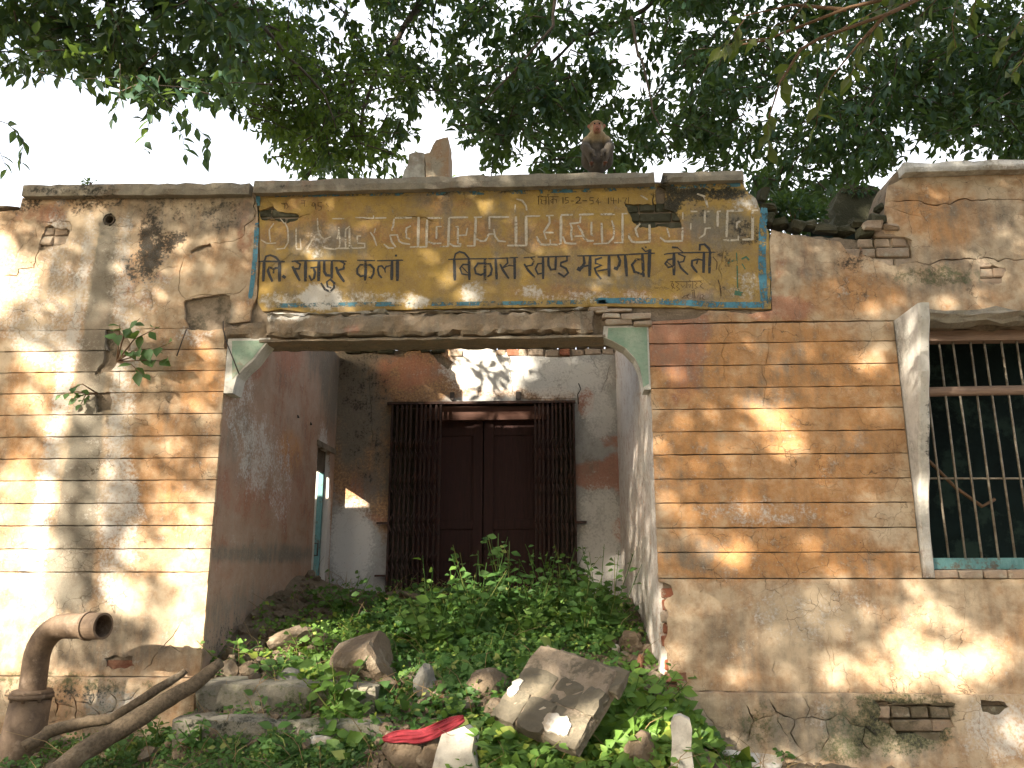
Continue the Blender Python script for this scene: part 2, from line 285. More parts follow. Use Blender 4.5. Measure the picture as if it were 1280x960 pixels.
# ------------------------------------------------------------------ stains, and a little painted light and shade, in the photograph's own positions on each surface
# (cx, cy, rx, ry, value); channels: O ochre wash, R red wash, K black mould, G grey dirt, W lime white, M moss
ST = {
 'F': dict(base=(.41, .10, .03, .30, .12, .02),
  O=[(965,470,165,80,.80),(1180,270,60,50,.7),(1060,370,80,30,.62),(965,560,175,175,.70),(1120,300,120,70,.48),(1000,350,60,60,.38),(1250,260,80,50,.4),(40,520,45,95,.60),(250,470,35,55,.62),(205,575,65,70,.55),(30,300,60,60,.42),
     (240,320,70,50,.42),(960,700,190,28,.80),(1000,745,120,25,.45),(1040,480,90,70,.72),(880,560,70,60,.8),(900,640,80,60,.74),(370,350,60,40,.3),(60,640,60,40,.45),(210,640,50,45,.5)],
  R=[(845,420,40,45,.75),(970,385,50,18,.7),(985,330,30,30,.42),(55,268,35,12,.55),(210,345,18,14,.5),(305,262,12,22,.6),(305,300,12,24,.5),(855,480,22,50,.5),(1075,300,30,30,.25),(170,372,25,18,.4)],
  K=[(188,310,18,42,.62),(172,335,20,22,.52),(205,305,20,20,.5),(120,252,45,10,.5),(215,258,60,24,.40),(280,262,30,34,.36),(1005,275,70,18,.6),(35,255,22,12,.5),(225,298,12,10,.6),
     (90,262,30,14,.42),(880,244,60,12,.62),(830,262,10,18,.7),(1070,325,30,14,.5),(60,870,90,12,.42),(1120,905,70,40,.42),(840,250,30,16,.55)],
  G=[(285,262,40,28,.62),(190,262,70,22,.55),(900,920,70,40,.62),(1010,915,70,40,.66),(1110,930,80,30,.66),(950,880,120,10,.55),(1180,335,90,40,.55),(1230,270,70,30,.5),(1010,320,60,40,.45),(60,320,60,60,.42),(240,270,80,30,.55),(940,800,110,48,.46),(1180,770,150,40,.42),(960,735,40,30,.4),(1000,900,260,50,.5),
     (120,800,130,44,.55),(60,820,60,30,.4),(860,690,40,22,.6),(1000,480,140,60,.36),(265,390,32,20,.8),(200,500,30,16,.4),(1250,310,60,60,.42),(1180,310,50,25,.4),(1010,745,140,12,.3)],
  W=[(150,880,50,20,.5),(75,330,18,120,.42),(155,420,16,150,.48),(60,430,45,30,.5),(180,350,40,60,.34),(150,640,26,80,.55),(20,380,40,60,.40),(1250,910,50,40,.55),(1050,900,40,26,.42),(240,420,30,12,.4),(950,640,80,18,.36),(1010,770,100,40,.3),(890,345,60,30,.2)],
  M=[(1120,874,70,8,.55),(1050,905,20,36,.55),(1120,905,75,38,.66),(1060,930,40,30,.5),(1170,345,60,14,.45),(990,270,60,14,.6),(60,850,90,12,.5),(140,858,90,12,.4),(950,905,30,30,.45),(100,900,100,30,.32)]),
 'S': dict(base=(.15, .0, .05, .16, .02, .0),
  O=[(400,255,60,16,.5),(640,292,330,18,.62),(380,290,70,24,.7),(560,255,30,14,.5),(800,370,60,8,.5),(690,365,60,10,.45)],
  R=[],
  K=[(835,250,16,28,.75),(880,243,60,9,.72),(930,290,24,18,.5),(855,262,50,20,.35),(905,330,10,40,.35),(640,238,20,5,.5),(560,243,8,10,.4)],
  G=[(340,300,30,40,.42),(400,300,60,26,.62),(620,260,14,60,.5),(650,290,20,30,.4),(900,285,50,26,.72),(560,262,10,40,.45),(700,345,250,14,.26),(470,250,80,14,.3),(940,265,26,20,.4),(780,352,60,10,.5),(330,375,30,10,.5),(360,375,200,10,.45),(540,378,20,8,.6),(880,375,50,9,.3)],
  W=[(400,372,26,16,.85),(345,375,24,10,.5),(590,367,16,14,.62),(520,378,16,9,.7),(665,365,16,10,.55),(395,305,16,18,.45),(935,250,26,12,.45),(930,355,22,16,.4),(470,372,60,9,.4),(760,372,90,8,.36)],  # several of these pale patches repeat the sun spots in the colour
  M=[(840,252,16,20,.5),(900,240,40,7,.6)]),
 'L': dict(base=(.30, .36, .02, .28, .12, .0),
  O=[(362,565,16,30,.7),(340,500,20,30,.3)],
  R=[(300,610,30,40,.6),(365,430,25,40,.62),(340,640,40,30,.55),(285,700,30,30,.5),(320,450,20,40,.5),(370,620,20,30,.5)],
  K=[(330,800,90,40,.35)],
  G=[(325,692,80,12,.75),(420,450,25,90,.72),(300,560,22,60,.5),(320,790,90,60,.6),(400,420,25,60,.6)],
  W=[(404,640,8,90,1.2),(320,570,24,50,.5),(300,500,20,60,.42),(350,600,16,60,.4)], M=[(350,790,60,30,.3)]),
 'B': dict(base=(.02, .04, .03, .18, .12, .0),
  O=[(480,465,85,55,1.3),(455,520,50,110,1.3),(480,560,26,90,1.2),(600,488,60,8,.7),(690,494,34,7,1.0),(470,640,30,20,.3)],  # upper left darkening mixes brown wall colour with painted roof shade
  R=[(500,465,50,24,.6),(450,480,30,40,.5),(733,502,11,18,1.0),(745,595,30,16,1.0),(770,590,16,24,.8),(774,662,8,14,1.0),(762,552,16,10,.7),(442,700,20,14,.55),(455,600,20,30,.5),(460,650,22,8,.5)],
  K=[(455,470,36,60,.38),(460,560,30,50,.36)],
  G=[(445,500,30,90,.85),(470,560,30,80,.6),(735,560,14,100,.35),(450,440,60,14,.6)],
  W=[(440,680,26,50,.85),(700,470,60,30,.75),(750,660,30,60,.6),(620,460,60,30,.8),(750,520,20,30,.7),(745,700,30,40,.7)], M=[]),
 'R': dict(base=(.05, .30, .02, .2, .62, .0), O=[], R=[(800,640,14,40,.55),(790,560,10,30,.5),(815,700,12,60,.4)], K=[(790,800,30,30,.3)],
  G=[(800,760,20,60,.5)], W=[(780,500,14,60,.7),(800,600,8,60,.5)], M=[]),
 'N': dict(base=(.0,.0,.05,.30,.35,.0), O=[(1150,700,20,40,.35)], R=[], K=[(1163,540,6,60,.4)], G=[(1125,430,14,50,.6),(1150,560,12,40,.5)], W=[(1155,450,10,60,.7)], M=[]),
 'P': dict(base=(.05,.03,.18,.55,.02,.34), O=[], R=[], K=[(300,900,120,20,.4)], G=[], W=[], M=[(400,890,80,30,.5)]),
 'C': dict(base=(.22, .10, .10, .48, .12, .05), O=[(500,410,300,14,.3),(700,415,200,20,.35)], R=[(360,228,50,8,.3),(440,412,10,6,.7),(640,232,80,6,.4),(560,400,60,8,.3)],
  K=[(110,238,30,9,.62),(60,238,30,6,.5),(580,232,300,3,.3),(830,230,10,12,.6)], G=[(700,230,400,12,.6),(550,420,300,5,.6)], W=[(1180,206,60,6,.8),(1260,203,40,5,.7),(350,395,40,5,.7),(780,392,30,10,.7)], M=[(110,240,30,6,.4)]),
}
for i_ in range(16):
    t_ = i_/15; yy_ = 292 + t_*440; xx_ = 137 - .112*(yy_ - 275); w_ = 13 + 15*t_
    ST['F']['G'].append((xx_, yy_, w_, 30, 1.0)); ST['F']['W'].append((xx_ - w_*1.75, yy_, w_*.55, 30, .58)); ST['F']['W'].append((xx_ + w_*1.75, yy_, w_*.55, 30, .55))
def stains(P, surf):
    px, py = pix(P); d = ST[surf]; res = []
    for k, ch in enumerate('ORKGWM'):
        v = np.full(len(px), d['base'][k], float)
        for cx, cy, rx, ry, a in d[ch]:
            r = np.sqrt(((px-cx)/rx)**2 + ((py-cy)/ry)**2); v = np.maximum(v, a * np.clip((1.45 - r) / .75, 0, 1))
        res.append(v)
    return res
def set_stains(me, P, surf):
    m = stains(P, surf); n = len(P)
    for nm, cols in (('m1', (m[0], m[1], m[2], m[3])), ('m2', (m[4], m[5], np.zeros(n), np.ones(n)))):
        a = me.color_attributes.new(nm, 'FLOAT_COLOR', 'POINT')
        a.data.foreach_set('color', np.stack(cols, 1).astype(np.float32).ravel())

# ------------------------------------------------------------------ broken plates: outline + holes + cracks with real depth
def roughen(pts, amp, step=.03, seed=0.0, closed=True):
    out = []; n = len(pts)
    for i in range(n if closed else n - 1):
        a = np.array(pts[i]); b = np.array(pts[(i+1) % n]); L = np.linalg.norm(b - a); k = max(1, int(L / step))
        nr = np.array([-(b-a)[1], (b-a)[0]]) / max(L, 1e-9)
        for j in range(k):
            p = a + (b - a) * j / k
            if amp > 0: p = p + nr * amp * (fbm(p[0]*14 + seed, p[1]*14, seed, 4) * 1.6)
            out.append(tuple(p))
    if not closed: out.append(tuple(pts[-1]))
    return out
def crack_quads(pts, w, seed=0.0):
    """a wandering crack as a chain of small quads"""
    line = roughen(pts, .012, .025, seed, closed=False); n = len(line); qs = []; L = []; Rr = []
    for i in range(n):
        a = np.array(line[max(0, i-1)]); b = np.array(line[min(n-1, i+1)]); d = b - a; d /= (np.linalg.norm(d) + 1e-9)
        nr = np.array([-d[1], d[0]]); ww = w * .5 * (.45 + 1.1 * abs(fbm(line[i][0]*9 + seed, line[i][1]*9, 3.3, 3))) * (min(1, (i + .35) / 3) * min(1, (n - 1 - i + .35) / 3))
        ww = max(ww, .0007); L.append(np.array(line[i]) + nr * ww); Rr.append(np.array(line[i]) - nr * ww)
    for i in range(n - 1): qs.append([tuple(L[i]), tuple(L[i+1]), tuple(Rr[i+1]), tuple(Rr[i])])
    return qs, [tuple(p) for p in L] + [tuple(p) for p in Rr[::-1]]
def inside(P, pg):
    pg = np.array(pg); x, y = P[:, 0], P[:, 1]; r = np.zeros(len(P), bool); n = len(pg); j = n - 1
    for i in range(n):
        xi, yi = pg[i]; xj, yj = pg[j]
        if yi != yj: r ^= ((yi > y) != (yj > y)) & (x < (xj - xi) * (y - yi) / (yj - yi) + xi)
        j = i
    return r
FRAMES = {'F': lambda u, v, d: (u, YF + d, v), 'B': lambda u, v, d: (u, YB + d, v)}
def plate(name, outline, mat, parent, surf='F', d0=0.0, thick=.026, holes=(), cracks=(), grid=.05, rough=.003, relief=.0022, frame=None, seed=0.0, wear=.004, step=.03, stuff=None):
    fr = frame or FRAMES['F']
    out = roughen(outline, rough, step, seed); A = np.array(out)
    lo, hi = A.min(0), A.max(0)
    def near(pg): q = np.array(pg); return (q.max(0) > lo).all() and (q.min(0) < hi).all()
    hl = [roughen(h, .012, .02, seed + 2.2) for h in holes if near(h)]
    cq = [crack_quads(c, w, i * 1.7) for i, (c, w) in enumerate(cracks) if near(c)]
    V = [Vector(p) for p in out]; E = [(i, (i+1) % len(out)) for i in range(len(out))]
    for loop in hl + [c[1] for c in cq]:
        b = len(V); V += [Vector(p) for p in loop]; E += [(b + i, b + (i+1) % len(loop)) for i in range(len(loop))]
    nx = max(2, int((hi[0]-lo[0]) / grid)); ny = max(2, int((hi[1]-lo[1]) / grid))
    rr = np.random.default_rng(int(abs(seed*100)) + len(out))
    G = np.array([(lo[0] + (i+.5+rr.uniform(-.3,.3)) * (hi[0]-lo[0]) / nx, lo[1] + (j+.5+rr.uniform(-.3,.3)) * (hi[1]-lo[1]) / ny) for i in range(nx) for j in range(ny)])
    G = G[inside(G, out)]
    V += [Vector(p) for p in G]
    vs, es, fs, *_ = delaunay_2d_cdt(V, E, [], 0, 1e-5)
    vs = np.array([tuple(p) for p in vs]); fs = np.array([f for f in fs if len(f) == 3])
    cen = vs[fs].mean(1); keep = inside(cen, out)
    for h in hl: keep &= ~inside(cen, h)
    for q, _l in cq:
        for k in q:
            qa = np.array(k); m = (cen[:,0] > qa[:,0].min()) & (cen[:,0] < qa[:,0].max()) & (cen[:,1] > qa[:,1].min()) & (cen[:,1] < qa[:,1].max())
            if m.any():
                idx = np.where(m)[0]; keep[idx[inside(cen[idx], k)]] = False
    fs = fs[keep]
    used, inv = np.unique(fs, return_inverse=True); vs = vs[used]; fs = inv.reshape(fs.shape)
    a, b, c = vs[fs[:,0]], vs[fs[:,1]], vs[fs[:,2]]
    cr = (b[:,0]-a[:,0])*(c[:,1]-a[:,1]) - (b[:,1]-a[:,1])*(c[:,0]-a[:,0]); fl = cr < 0; fs[fl] = fs[fl][:, ::-1]
    ec = {}
    for t in fs:
        for i in range(3): e = (int(t[i]), int(t[(i+1) % 3])); ec[e] = 1
    bd = [e for e in ec if (e[1], e[0]) not in ec]
    isb = np.zeros(len(vs), bool)
    for e in bd: isb[e[0]] = isb[e[1]] = True
    dep = np.array([d0 + relief * fbm(p[0]*3.1, p[1]*3.1, seed, 3) + (wear * (.4 + .8*abs(fbm(p[0]*22, p[1]*22, 1.1, 2))) if isb[i] else 0) for i, p in enumerate(vs)])
    P = [fr(p[0], p[1], dep[i]) for i, p in enumerate(vs)]; F = [tuple(map(int, t)) for t in fs]; sm = [True] * len(F)
    nb = {}
    for e in bd:
        for q in e:
            if q not in nb:
                nb[q] = len(P); P.append(P[q]); P.append(fr(vs[q][0], vs[q][1], d0 + thick))
        i, j = nb[e[0]], nb[e[1]]; F.append((j, i, i+1, j+1)); sm.append(False)
    me = bpy.data.meshes.new(name); me.from_pydata(P, [], F); me.polygons.foreach_set('use_smooth', sm); me.update()
    set_stains(me, np.array(P), surf)
    return link(name, me, mat, parent)
def stained(name, mb, mat, parent, surf):
    me = mb.mesh(name); set_stains(me, np.array(mb.v), surf); return link(name, me, mat, parent)
def fine_box(lo, hi, n=(8, 2, 2), jit=.004, seed=0.0, chip=0.0):
    """subdivided box with worn, uneven faces"""
    mb = MB(); lo = np.array(lo); hi = np.array(hi); idx = {}
    def vid(i, j, k):
        if (i, j, k) not in idx:
            p = lo + (hi - lo) * np.array([i/n[0], j/n[1], k/n[2]])
            q = Vector(p * 7 + seed); nz = Vector((fbm(q.x, q.y, q.z, 3), fbm(q.x+9, q.y, q.z, 3), fbm(q.x, q.y+9, q.z, 3)))
            edge = (i in (0, n[0])) + (j in (0, n[1])) + (k in (0, n[2]))
            c = (lo + hi) / 2; s = np.clip(abs(p-c)/(hi-lo)*2, 0, 1)
            p = p + np.array(nz) * jit * 1.6
            if edge >= 2:
                m = jit + chip * max(0, fbm(p[0]*11+seed, p[1]*11, p[2]*11, 3)); p = p - np.sign(p - c) * (s > .98) * m * np.array([.2, 1, 1])
            idx[(i, j, k)] = len(mb.v); mb.v.append(tuple(p))
        return idx[(i, j, k)]
    def quad(a, b, c, d): mb.f.append((a, b, c, d)); mb.sm.append(False)
    for i in range(n[0]):
        for j in range(n[1]):
            quad(vid(i,j,0), vid(i,j+1,0), vid(i+1,j+1,0), vid(i+1,j,0)); quad(vid(i,j,n[2]), vid(i+1,j,n[2]), vid(i+1,j+1,n[2]), vid(i,j+1,n[2]))
    for i in range(n[0]):
        for k in range(n[2]):
            quad(vid(i,0,k), vid(i+1,0,k), vid(i+1,0,k+1), vid(i,0,k+1)); quad(vid(i,n[1],k), vid(i,n[1],k+1), vid(i+1,n[1],k+1), vid(i+1,n[1],k))
    for j in range(n[1]):
        for k in range(n[2]):
            quad(vid(0,j,k), vid(0,j,k+1), vid(0,j+1,k+1), vid(0,j+1,k)); quad(vid(n[0],j,k), vid(n[0],j+1,k), vid(n[0],j+1,k+1), vid(n[0],j,k+1))
    return mb

# ------------------------------------------------------------------ key measures
XL = at(262, 700)[0]; XR = at(822, 700)[0]                 # the porch opening
ZT = at(550, 425)[2]                                       # its soffit
XF = at(1136, 560)[0]                                      # root of the window fin
ZP = at(900, 864)[2]; ZPL = at(120, 845)[2]
XEND_L, XEND_R = -5.6, 5.2
def zl(py, px=100): return at(px, py)[2]

# ------------------------------------------------------------------ the ground
def smooth(a, b, x): t = np.clip((x - a) / (b - a), 0, 1); return t*t*(3-2*t)
def Hb(x, y):
    P = np.interp(y, [0, 3, 3.8, 4.4, 4.8, 5.1, 5.4, 6.0, 6.8, 7.3, 7.7, 8.35, 9], [0, .02, .14, .34, .50, .64, .78, .97, 1.16, 1.26, 1.2, 1.08, 1.0])
    Q = np.interp(y, [0, 3, 4.2, 4.8, 5.4, 9], [0, .03, .20, .29, .33, .33])
    Ql = np.interp(y, [0, 3, 4.2, 4.8, 5.4, 9], [0, .03, .24, .38, .46, .46])
    Q = np.where(x < 0, Ql, Q)
    w = smooth(XL - .25, XL + .45, x) * (1 - smooth(XR - .12, XR + .40, x))
    w = np.where(y > YF + .02, 1.0, w)
    h = Q + (P - Q) * w
    # heap against the left porch wall, hollow beside it
    h = h + np.where((y > 5.3), .16 * np.exp(-((x - XL) / .35)**2) * np.clip((y - 5.3), 0, 1), 0)
    return np.where(y > 8.6, .3, h)
def H1(x, y):
    n = fbm(x*1.7, y*1.7, 0, 3) * .05 + fbm(x*6, y*6, 4, 3) * .025 + fbm(x*22, y*22, 7, 2) * .008
    return float(Hb(np.array(x), np.array(y))) + n * float(smooth(9, 6, abs(x)) if False else 1.0) * (1.0 if abs(x) < 8 and -3 < y < 9 else .4)
def hit(px, py):
    d = ray(px, py); t = 3.0
    for _ in range(700):
        p = CAM + d * t
        if p[2] < H1(p[0], p[1]): return p
        t += .006
    return CAM + d * 6
def axis(a, b, s, far):
    c = list(np.arange(a, b, s)); o = [b * 1.0]; st = s
    while o[-1] < far: st *= 1.35; o.append(o[-1] + st)
    l = [a - s]; st = s
    while l[-1] > -far: st *= 1.35; l.append(l[-1] - st)
    return np.array(l[::-1] + c + o)
gx = axis(-3.6, 4.6, .045, 260); gy = axis(3.6, 8.5, .045, 260)
gv = [(x, y, H1(x, y)) for y in gy for x in gx]; nx_ = len(gx)
gf = [(j*nx_+i, j*nx_+i+1, (j+1)*nx_+i+1, (j+1)*nx_+i) for j in range(len(gy)-1) for i in range(nx_-1)]
gm = bpy.data.meshes.new('ground'); gm.from_pydata(gv, [], gf); gm.polygons.foreach_set('use_smooth', [True]*len(gf)); gm.update()
tag(link('ground', gm, M['soil']), kind='structure')

# ------------------------------------------------------------------ the building
B = empty('abandoned_building', (0, YF, 0))
tag(B, 'derelict single storey office with peeling ochre plaster, painted yellow sign and open porch', 'building')
# holes through the plaster (photo positions) and cracks
HOLE = {
 'spout': [(137+8*math.cos(a), 275+7*math.sin(a)) for a in np.linspace(0, 2*math.pi, 9)[:-1]],
 'chip_a': [(56,284),(62,281),(72,285),(85,287),(86,292),(81,306),(70,306),(54,314),(47,311),(50,300)],
 'chip_b': [(231,374),(250,371),(276,368),(289,369),(287,392),(283,408),(262,413),(236,411),(229,398)],
 'chip_c': [(237,312),(250,306),(262,303),(265,308),(252,313),(239,317)],
 'sapling': [(131,411),(133,430),(128,450),(118,468),(135,465),(150,452),(163,436),(160,424),(150,412)],
 'sapling_b': [(119,492),(137,490),(138,512),(120,516)],
 'jamb': [(812,727),(826,728),(837,733),(841,742),(833,752),(835,770),(832,800),(836,838),(848,858),(850,866),(812,866)],
 'plinth': [(1090,874),(1130,877),(1190,878),(1188,896),(1190,908),(1176,912),(1170,926),(1150,922),(1140,912),(1118,916),(1108,902),(1092,900),(1096,886)],
 'plinth_b': [(1222,874),(1252,876),(1258,885),(1240,893),(1226,888)],
 'top_right': [(1075,296),(1100,290),(1128,296),(1140,300),(1139,322),(1130,330),(1108,330),(1090,322),(1078,318)],
 'right_b': [(1222,326),(1240,332),(1258,334),(1252,352),(1240,356),(1226,350)],
 'left_low': [(130,822),(166,820),(168,833),(150,836),(131,834)],
}
SHOLE = {
 'patch': [(781,254),(800,256),(822,255),(829,262),(838,264),(850,272),(852,282),(838,285),(815,283),(800,285),(790,276),(786,266)],
 'slit': [(322,263),(340,260),(356,265),(374,269),(372,275),(358,279),(346,274),(328,275)],
 'corner': [(822,232),(830,236),(832,250),(828,262),(819,252),(818,240)],
}
Hd = {k: poly(v) for k, v in HOLE.items()}; Sd = {k: poly(v) for k, v in SHOLE.items()}
def zc(ox, oy, s, pts): return [(ox + u/s, oy + v/s) for u, v in pts]
CR = [(zc(0,220,3.2,[(0,404),(65,398),(72,368),(110,366),(140,368),(150,300),(178,215)]), .016),
 (zc(0,220,3.2,[(1003,70),(1020,105),(1022,170),(985,200),(975,235),(920,262),(850,270),(830,285)]), .012),
 (zc(0,220,3.2,[(760,300),(735,330),(718,400),(712,455),(742,486),(790,480),(870,474),(958,466),(985,432)]), .009),
 (zc(0,220,3.2,[(165,185),(195,182),(235,176),(277,182),(282,212),(262,250)]), .009),
 (zc(0,220,3.2,[(380,82),(385,120),(412,145),(408,190),(490,200),(560,198)]), .006),
 (zc(0,220,3.2,[(470,470),(540,462),(602,455),(612,500),(600,560)]), .006),
 (zc(0,220,3.2,[(150,180),(145,240),(90,270),(62,340)]), .006),
 (zc(0,220,3.2,[(720,360),(660,365),(612,400)]), .006),
 (zc(0,220,3.2,[(420,620),(425,690),(440,735)]), .012),(zc(0,220,3.2,[(385,875),(378,945)]), .012),
 (zc(0,220,3.2,[(478,740),(480,800),(475,860)]), .006),
 ([(199,810),(212,800),(222,786),(226,778)], .012), ([(180,838),(192,826),(199,812)], .012), ([(199,812),(212,808),(228,816)], .009),
 (zc(780,380,2.667,[(335,70),(350,100),(335,125),(325,170),(330,200),(340,260)]), .005),
 (zc(780,380,2.667,[(497,58),(492,90),(498,120)]), .009), (zc(780,380,2.667,[(455,200),(470,260),(465,335),(472,345)]), .006),
 (zc(780,380,2.667,[(640,70),(655,110)]), .005), (zc(780,380,2.667,[(505,440),(515,490)]), .005), (zc(780,380,2.667,[(430,590),(445,650)]), .005),
 (zc(800,680,2.667,[(455,380),(445,420),(460,480)]), .006), (zc(800,680,2.667,[(285,405),(265,450)]), .006), (zc(800,680,2.667,[(640,300),(650,400),(640,470)]), .006),
 (zc(800,680,2.667,[(600,260),(630,300),(625,360),(640,420)]), .004),
 (zc(940,180,3.765,[(640,270),(700,266),(760,262),(850,288),(930,275),(1010,262),(1100,262),(1200,258),(1290,266)]), .012),
 (zc(940,180,3.765,[(740,548),(830,560),(900,548),(960,545),(1080,540),(1160,548),(1300,540)]), .014),
 (zc(940,180,3.765,[(725,500),(735,560)]), .022), (zc(940,180,3.765,[(1022,548),(1035,590)]), .022), (zc(940,180,3.765,[(660,300),(740,330),(830,340)]), .005),
 ([(862,310),(864,330),(862,352)], .008), ([(870,880),(890,900),(905,930)], .006), ([(975,880),(970,900),(985,925)], .006),
 ([(960,410),(962,440),(955,470)], .004), ([(1000,870),(1010,885),(1003,905)], .006), ([(20,900),(50,905),(80,898)], .006),
]
CRS = [([(300,240),(318,262)], .02), (zc(300,220,3.556,[(80,195),(160,200),(230,200),(290,170),(330,155)]), .010), (zc(300,220,3.556,[(240,345),(160,385),(60,478)]), .006),
 (zc(300,220,3.556,[(500,180),(570,190),(640,182)]), .006), (zc(420,260,9.143,[(760,90),(900,100),(1010,110),(1150,160)]), .009),
 (zc(620,220,3.556,[(700,70),(690,110),(720,165),(800,210),(830,240)]), .02), (zc(620,220,3.556,[(1010,290),(1015,350),(990,410),(1000,470)]), .007),
 ([(640,300),(655,312),(668,318)], .005), ([(400,284),(388,300),(372,318)], .006)]
CR += [(q, .012) for q in ([(960,872),(968,890),(990,898),(985,915),(1000,935)],[(990,898),(1012,892),(1030,900),(1048,890)],[(1030,900),(1035,920),(1022,940)],[(1048,890),(1060,905),(1080,905),(1092,918)],[(1080,905),(1075,925),(1090,945)],[(930,880),(940,900),(932,925)],[(940,900),(968,890)])]
CR += [(q, .014) for q in ([(92,862),(100,876),(98,892),(106,906)],[(100,876),(118,880),(124,870),(120,860)],[(118,880),(128,892),(122,906)],[(128,892),(146,888),(150,874),(140,864)],[(146,888),(158,896),(156,908)],[(150,874),(168,872),(176,862)],[(168,872),(178,884),(198,886),(206,878)],[(178,884),(176,900)],[(70,866),(78,880),(74,896)],[(78,880),(98,884)],[(206,878),(214,866)],[(198,886),(204,900)])]
CR = [(poly(p), w*.8) for p, w in CR]; CRS = [(poly(p), w*.8) for p, w in CRS]
HS = list(Hd.values())
# --- masonry core (behind the plaster) -------------------------------------------------
zwin0, zwin1 = at(1230, 712)[2], at(1230, 408)[2]; XW0, XW1 = XF + .068, XF + 1.75
core_left = [(XEND_L, -.1), (XL - .035, -.1), (XL - .035, ZT + .02), (XR + .035, ZT + .02), (XR + .035, -.1), (XEND_R, -.1), (XEND_R, F2(1280,205)[1])] + poly([(1135,208),(1118,215),(1108,240),(1108,292),(1090,300),(1050,296),(1000,292),(952,290),(945,262),(934,244),(930,222),(822,226),(600,232),(318,238),(90,244)]) + [(-3.62, 3.42), (XEND_L, 3.38)]
win_rect = [(XW0, zwin0), (XW1, zwin0), (XW1, zwin1), (XW0, zwin1)]
plate('masonry_core', core_left, M['mortar'], B, 'F', d0=.024, thick=.30, holes=[win_rect, Hd['spout']], grid=.12, rough=.006, relief=.004, seed=1.0)
plate('masonry_core', [(-4.19, 3.425), (-3.622, 3.425), (-3.622, at(90,247)[2])] + poly([(32,246),(26,262),(2,268),(-40,270)]) + [(-4.17, at(-60,272)[2])], M['mortar'], B, 'F', d0=.0265, thick=.05, grid=.12, rough=.002, seed=1.5)
# --- upper plaster, left ---------------------------------------------------------------
gL = [411.5, 438, 464.5, 491, 518, 545.5, 573, 600.5, 629, 657, 686, 715]
gR = [405.5, 430, 457.6, 485.5, 512, 540, 568.6, 599, 629, 660, 690.5, 723]
zL = [at(130, y)[2] for y in gL]; zR = [at(817, y)[2] for y in gR]
plate('plaster_panel', [(XEND_L, zL[0]), (at(230,411)[0], zL[0]), (at(312,400)[0], zL[0] + .045)] + poly([(313,388),(321,370),(323,300),(320,240),(28,247),(24,262),(-4,265),(-50,266)]) + [(-4.17, at(-60,268)[2]), (-4.19, 3.44), (XEND_L, 3.40)], M['plaster'], B, holes=HS, cracks=CR, seed=2.0)
XA = XF - .004
for side, zs, x0, x1, nn in (('l', zL, XEND_L, XL, 11), ('r', zR, XR, XA, 11)):
    for i in range(nn):
        z1, z0 = zs[i], zs[i+1]; g = .0035
        ex0 = x0 + (.002 if side == 'r' else 0); ex1 = x1 - (.004 if side == 'r' else .002)
        if side == 'l' and i == 0: ex1 = at(283, 430)[0] - .02
        plate('plaster_band', [(ex0, z0 + g), (ex1, z0 + g), (ex1, z1 - g), (ex0, z1 - g)], M['plaster'], B, holes=HS, cracks=CR, rough=.0022, relief=.003, seed=3.0 + i * 1.37 + (20 if side == 'r' else 0), grid=.045, d0=random.uniform(-.0015, .0015))
# bands go on past the window; plain wall below them, then the plinth
plate('plaster_panel', [(XEND_L, ZPL), (XL - .002, ZPL), (XL - .002, zL[11] - .0035), (XEND_L, zL[11] - .0035)], M['plaster'], B, holes=HS, cracks=CR, seed=4.0)
plate('plaster_panel', [(XR + .002, ZP), (XEND_R, ZP - .01), (XEND_R, zR[11] - .004), (XR + .002, zR[11] - .0035)], M['plaster'], B, holes=HS, cracks=CR, seed=5.0, grid=.055)
for x0, x1, zt, tag_ in ((XEND_L, XL - .01, ZPL - .004, 'l'), (XR + .03, XEND_R, ZP - .004, 'r')):
    plate('plinth', [(x0, -.1), (x1, -.1), (x1, zt), (x0, zt)], M['plaster'], B, d0=-.045, thick=.07, holes=[Hd['plinth'], Hd['plinth_b']], cracks=CR, seed=6.0 + x0, rough=.004, relief=.006, wear=.010)
# --- right parapet and the area right of the sign ---------------------------------------
plate('plaster_panel', [(XR + .002, zR[0] + .004)] + poly([(960,401)]) + [(XF + .06, zR[0] + .004), (XEND_R, zR[0] + .004), (XEND_R, F2(1280,226)[1])] + poly([(1280,216),(1200,218),(1131,222),(1110,232),(1107,262),(1110,284),(1100,291),(1078,297),(1074,322),(1060,316),(1050,302),(1020,298),(990,294),(965,287),(962,300),(965,388),(940,392),(886,388),(870,398),(815,402)]), M['plaster'], B, holes=HS, cracks=CR, seed=7.0)
# --- sign panel -------------------------------------------------------------------------
SG = plate('sign_panel', poly([(324,240),(560,236),(818,230),(926,227),(935,240),(945,248),(950,262),(961,290),(964,386),(880,386),(860,384),(745,383),(640,384),(560,386),(480,387),(400,392),(372,389),(352,386),(328,389),(322,378),(325,330),(324,290)]), M['sign'], B, 'S', holes=list(Sd.values()), cracks=CRS, seed=8.0, relief=.0, grid=.03, rough=.003, step=.02)
SG['label'] = 'faded yellow painted sign with blue border and black Hindi lettering'
